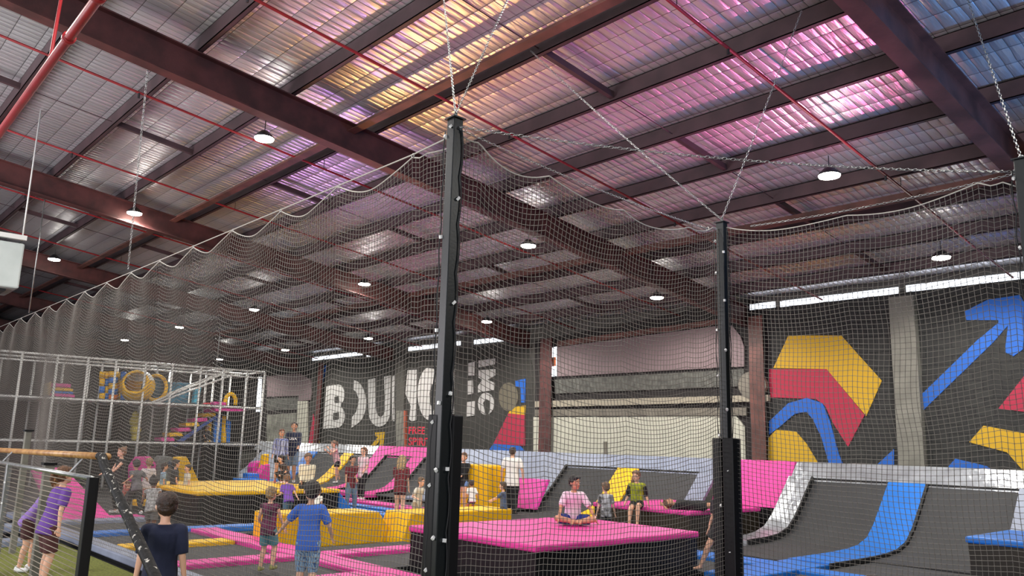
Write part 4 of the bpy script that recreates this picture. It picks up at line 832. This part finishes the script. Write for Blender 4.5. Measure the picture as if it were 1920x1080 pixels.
def torso_text(s,col,w,h,dz):
    def f(root,M,J):
        cu=bpy.data.curves.new('chest_lettering','FONT'); cu.body=s; cu.extrude=.02; cu.size=1; cu.offset=.03; o=bpy.data.objects.new('x',cu); C.objects.link(o)
        bpy.context.view_layer.update(); me=bpy.data.meshes.new_from_object(o.evaluated_get(bpy.context.evaluated_depsgraph_get())); bpy.data.objects.remove(o)
        x0=min(v.co.x for v in me.vertices);x1=max(v.co.x for v in me.vertices);y0=min(v.co.y for v in me.vertices);y1=max(v.co.y for v in me.vertices)
        fy=J['d'].cross(J['sx'])
        for v in me.vertices:
            u=(v.co.x-x0)/(x1-x0)-.5; t=(v.co.y-y0)/(y1-y0); xx=-u*w; c=J['P']+J['d']*(dz+t*h)-J['sx']*0
            v.co=M@(c+J['sx']*xx*1.0+ (-fy if fy.y<0 else fy)*(.071+.004*v.co.z/.02-abs(u)*.008))
        me.materials.clear(); me.materials.append(mat('chest_print',col,.7)); ob=bpy.data.objects.new('chest_lettering',me); C.objects.link(ob); ob.parent=root; ob.matrix_parent_inverse=PINV(root)
    return f
# --- outside the net
person('boy in plain navy t-shirt, back turned, nearest on the left',-7.12,2.56,-.03,1.40,172,top=(20,26,52),bottom=(22,26,46),hair=(58,36,24),vox=.009,head=(18,-4),hh=.152,lh=(-.15,.06,.42),rh=(.15,.04,.40),leg=.95,shoes=(40,40,44),sleeve=.85)
person('child whose dark hair just shows at the bottom, right of the slim post',-2.5,5.45,-.03,1.10,150,top=(60,60,70),bottom=(40,40,50),hair=(34,24,22),head=(10,0))
person('child in purple top and brown shorts behind the wire fence',*onZ(76,1104,-.03)[:2],-.03,1.46,115,top=(104,66,150),bottom=(84,48,48),hair=(120,80,50),head=(0,-10),mesh_hair='tail',lean=14,rh=(.16,.0,.40),leg=.9,
       extra=None)
person('child in lavender top leaning at the far left behind the fence',*onZ(44,1072,-.03)[:2],-.03,1.36,60,top=(140,110,180),bottom=(70,40,40),hair=(150,100,50),lean=35,lh=(-.1,.25,.35),rh=(.1,.2,.3),leg=.8)
person('person in dark clothes whose brown hair shows above the timber rail',-15.5,2.4,-.03,1.62,100,top=(40,40,44),bottom=(30,30,34),hair=(70,46,32))
# --- near trampolines
wav=bands('blue_wave_print',[(52,86,140),(150,180,205)],14,'X',soft=True,noise=9)
PX('boy in royal blue t-shirt and wave print shorts, back turned, arms held out',570,904,1131,yaw=176,top=(58,104,200),bottom=wav,hair=(34,24,20),sk='l',vox=.010,hh=.165,sleeve=.85,leg=1.02,lh=(-.26,.16,.56),rh=(.19,.10,.52),ehint=(.4,-1,0),shoes=None,head=(14,-4))
tie=mat('bright_tie_print',(36,26,34),.8,rgb2=(120,44,84),vscale=9)
PX('blond boy in dark pink-splashed top and teal shorts, mid bounce',497,915,1072,.02,yaw=150,top=tie,bottom=(84,140,148),hair=(178,144,92),vox=.011,sleeve=.1,leg=.85,lh=(-.15,.10,.52),rh=(.15,.12,.50),ehint=(.3,-1,0),shoes=(150,150,90),lf=(-.07,.0,.0),rf=(.07,.03,.02))
PX('running child in purple t-shirt behind the yellow ramp block',537,888,985,yaw=200,top=(120,76,170),bottom=(70,100,120),hair=(150,104,66),lean=28,rf=(.07,.14,.02),lf=(-.05,-.16,.06),lh=(-.14,.2,.55),rh=(.16,-.1,.5),leg=.85)
PX('child in white shirt and blue bib partly behind the blue shirted boy',590,915,985,yaw=160,top=(222,220,210),bottom=(40,80,200),hair=(90,60,40),sk='m',lean=30,leg=.8)
PX('girl in grey print playsuit running, back turned, left of the navy boy',278,892,1015,yaw=170,top=mat('grey_white_print',(190,190,190),.8,rgb2=(110,110,112),vscale=22),bottom=(104,104,104),hair=(24,18,18),sk='d',mesh_hair='bun',vox=.011,lean=22,side=-6,lf=(-.05,.14,.0),rf=(.06,-.2,.12),rh=(.2,-.05,.50),lh=(-.18,.2,.55),leg=.8,sleeve=0,shoes=None)
PX('boy in dark grey tie dye t-shirt and black trousers walking left',250,862,966,yaw=205,top=mat('dark_tie_dye',(74,74,78),.8,rgb2=(120,118,122),vscale=8),bottom=(26,28,26),hair=(26,20,20),sk='m',lean=16,rh=(.24,.12,.60),lh=(-.22,-.02,.60),lf=(-.09,.12,.0),rf=(.08,-.12,.02),leg=1.9)
PX('woman in black vest top facing left at the far left group',216,840,962,yaw=-70,top=(22,22,24),bottom=(24,24,26),hair=(140,96,66),sk='l',mesh_hair='bun',sleeve=0,lh=(-.12,.22,.58),rh=(.12,.20,.60),leg=1.9)
PX('small child in salmon pink clothes climbing, in front of the tie dye boy',224,900,962,yaw=60,top=(214,130,120),bottom=(214,120,110),hair=(120,80,60),lean=30,lh=(-.1,.2,.75),rh=(.1,.22,.8),leg=1.6)
PX('blond child in white t-shirt by the pink climbing block',270,860,960,yaw=190,top=(214,206,206),bottom=(190,130,140),hair=(176,136,96),leg=.8)
PX('child in pale blue shirt left of the dark shirted child behind the yellow box',300,869,955,yaw=100,top=(150,178,198),bottom=(60,60,70),hair=(60,42,34),leg=.8)
PX('child in charcoal shirt behind the yellow topped box',321,863,955,yaw=110,top=(52,52,56),bottom=(40,40,44),hair=(50,36,30),leg=.8)
PX('boy in white shirt with dark glasses behind the yellow topped box',345,872,955,yaw=-70,top=(206,206,200),bottom=(50,50,60),hair=(54,36,26),leg=.8)
# --- on the yellow topped box
plaid=bands('blue_plaid',[(176,184,214),(84,92,140)],9,'X',soft=True)
PX('girl in pale plaid shirt and black shorts standing on the yellow box',521,806,906,.6,yaw=10,top=plaid,bottom=(24,24,30),hair=(120,76,54),mesh_hair='tail',sleeve=1.8,leg=.55,lh=(-.15,.03,.44),rh=(.15,.03,.44),shoes=(190,90,90),sk='m')
PX('boy in navy USA shirt and denim shorts standing beside the plaid girl',544,793,905,.6,yaw=-6,top=(30,38,66),bottom=(96,116,140),hair=(58,40,30),sleeve=1.7,leg=.95,lh=(-.10,.14,.58),rh=(.14,.02,.46),extra=torso_text('USA',(226,226,230),.13,.045,.20),sk='m')
q=at(573,915,.6)
SITF=dict(khint=(0,.5,1))
person('woman in cream knit top sitting on the yellow box edge, black trousers',q[0],q[1],.08,1.60,5,top=(226,218,192),bottom=(24,24,24),hair=(130,92,62),ph=.37,sleeve=1.8,leg=1.9,lf=(-.07,.24,.05),rf=(.07,.24,.05),lh=(-.08,.14,.42),rh=(.08,.14,.42),shoes=(30,30,30),lean=8,khint=(0,.6,1),sk='m',head=(0,10))
q=at(553,908,.6)
person('dark haired child crouching on the yellow box behind the cream top woman',q[0]-.5,q[1],.6,1.2,-60,top=(60,50,50),bottom=(40,36,40),hair=(36,26,24),ph=.18,lf=(-.07,.12,0),rf=(.07,.1,0),lean=30,lh=(-.1,.2,.2),rh=(.1,.2,.2),khint=(0,.5,1))
# --- middle court
person('girl in pale pink top with arms stretched left, on the wall trampoline',-27.4,15.95,.2,1.58,-60,top=(216,176,178),bottom=(26,26,30),hair=(150,108,80),mesh_hair='tail',sleeve=.1,leg=.55,lh=(-.1,.30,.80),rh=(.05,.28,.74),lean=18,rf=(.05,-.14,.0),lf=(-.06,.02,0))
rs=bands('red_black_stripe',[(26,22,24),(140,36,46)],9,'Z',noise=2)
PX('boy in black and red striped t-shirt and jeans standing turned right',655,856,960,yaw=30,top=rs,bottom=(104,124,138),hair=(26,22,20),sk='m',lh=(-.02,.16,.58),rh=(.14,.06,.44),leg=1.95,lf=(-.10,.0,0),rf=(.10,.02,0))
PX('girl in white and pink t-shirt and black leggings behind the striped boy',677,840,938,yaw=-40,top=mat('pink_white_print',(232,222,224),.8,rgb2=(226,160,176),vscale=7),bottom=(22,22,26),hair=(132,84,56),mesh_hair='tail',lh=(-.12,.12,.55),rh=(.12,.10,.62),leg=1.9)
PX('long haired blonde girl in red and black striped top, white trainers, side on',747,855,978,yaw=165,top=rs,bottom=(70,30,36),hair=(200,168,118),mesh_hair='long',leg=.42,lh=(-.10,.10,.45),rh=(.12,.08,.45),shoes=(238,238,238),sk='l',sleeve=.8,lean=6)
PX('boy in loose white t-shirt leaning right, next to the tall post',779,895,992,yaw=50,top=(214,210,196),bottom=(170,150,120),hair=(120,92,66),lean=14,lh=(-.2,-.05,.48),rh=(.2,.16,.6),leg=.9)
PX('girl in black hoodie and denim shorts with hands together, right of the tall post',866,850,960,yaw=-25,top=(22,22,24),bottom=(108,142,196),hair=(128,88,60),mesh_hair='side',sleeve=1.85,leg=.35,lh=(-.03,.15,.60),rh=(.05,.15,.56),shoes=(214,214,220))
PX('crouching child in white t-shirt and black shorts beside the yellow foam block',884,895,968,yaw=195,top=(226,224,216),bottom=(22,22,24),hair=(80,62,50),sleeve=.9,leg=.5,lean=16,ph=.42,lf=(-.1,.1,0),rf=(.1,.08,0),sk='m')
PX('adult man in white shirt and black trousers with hands on hips, back turned',958,840,966,yaw=165,top=(232,230,224),bottom=(26,26,28),hair=(78,58,46),lh=(-.17,.03,.52),rh=(.17,.03,.52),ehint=(1.6,-.6,0),leg=1.95,shoes=(30,30,30),build=1.12,hh=.128)
PX('boy in slate blue t-shirt reaching left behind the pink topped box',943,905,998,yaw=-100,top=(84,98,122),bottom=(80,78,76),hair=(98,74,54),lean=4,lh=(-.08,.28,.62),rh=(.08,.26,.60),leg=.9)
# --- boxes on the right
# boy sitting cross legged on the pink box
q=at(1073,984,.6)
tyed=mat('white_pink_fade',(236,228,230),.8,rgb2=(230,170,206),vscale=3)
person('boy in white pink-tinted t-shirt and blue shorts sitting cross legged on pink box',q[0],q[1],.56,1.42,10,top=tyed,bottom=(26,44,120),hair=(22,18,18),sk='m',vox=.010,ph=.085,lf=(.02,.16,.02),rf=(-.02,.20,.03),khint=(1.5,.3,.25),lh=(-.24,.16,.085),rh=(.20,.24,.085),ehint=(.6,-.6,.2),lean=14,sleeve=.9,leg=.75,head=(38,2),hh=.15,shoes=None,
   extra=lambda root,M,J: (lambda e:(e.__setattr__('v',[tuple(M@Vector(v)) for v in e.v]),e.build('wrist_band',M_white,root,True)))(MB().tube([J['E'][-1].lerp(J['W'][-1],.86),J['E'][-1].lerp(J['W'][-1],.96)],.019,10)))
yb=mat('lime_black_print',(176,180,36),.8,rgb2=(120,130,30),vscale=9)
q=at(1196,944,.6)
person('girl in lime top with black sleeves sitting on the rear pink topped box edge',-11.33,13.84,.10,1.42,-4,top=yb,bottom=(24,24,26),hair=(150,110,78),sk='l',vox=.011,ph=.385,lf=(-.02,.26,.10),rf=(.10,.25,.06),khint=(0,.6,1),lh=(-.17,.02,.40),rh=(.17,.05,.40),lean=10,sleeve=.9,leg=.55,mesh_hair='side',head=(-25,6),hh=.15,shoes=None,
   extra=lambda root,M,J: [ (lambda e:(e.__setattr__('v',[tuple(M@Vector(v)) for v in e.v]),e.build('black_sleeve',mat('sleeve_black',(22,22,24),.8),root,True)))(MB().caps(J['S'][s].lerp(J['E'][s],.15),J['S'][s].lerp(J['E'][s],.95),.044,.040,12)) for s in (-1,1)])
bw=mat('black_white_swirl',(26,26,30),.8,rgb2=(200,200,204),vscale=9)
q=onZ(1222,985,.28)
person('child in black and white swirl shirt peeking between the two pink boxes',-10.75,12.2,.0,1.15,195,top=bw,bottom=(40,40,44),hair=(130,98,70),head=(20,0),leg=.8,lean=5)
q=onZ(1330,958,.62)
person('person in black lying sideways across the rear pink pad, yellow soles showing',q.x+.25,q.y+.55,.66,1.45,90,top=(24,24,26),bottom=(28,28,30),hair=(120,80,56),sk='m',pitch=-88,py_=0,lh=(-.14,-.02,.96),rh=(.04,-.03,.99),sleeve=.9,leg=.5,lf=(-.06,.0,-.02),rf=(.08,.0,.0),shoes=(214,220,120),ph=.5)
PX('person hidden behind the padded slim post with one bare leg stepping out',1354,905,1080,yaw=-40,top=(40,40,46),bottom=(30,30,34),hair=(60,44,36),lf=(-.05,-.02,0),rf=(.22,.12,0),leg=.6,shoes=None,sk='l')
q=fx(386,833,FX-.9)
person('small child in dark clothes sitting inside the play frame stair level',q.x,q.y,Z1+.07,1.1,20,top=(40,36,44),bottom=(30,30,36),hair=(60,42,34),ph=.10,lf=(-.06,.3,0),rf=(.06,.3,0),khint=(0,0,1),lh=(-.1,.15,.15),rh=(.1,.15,.15),sk='m')
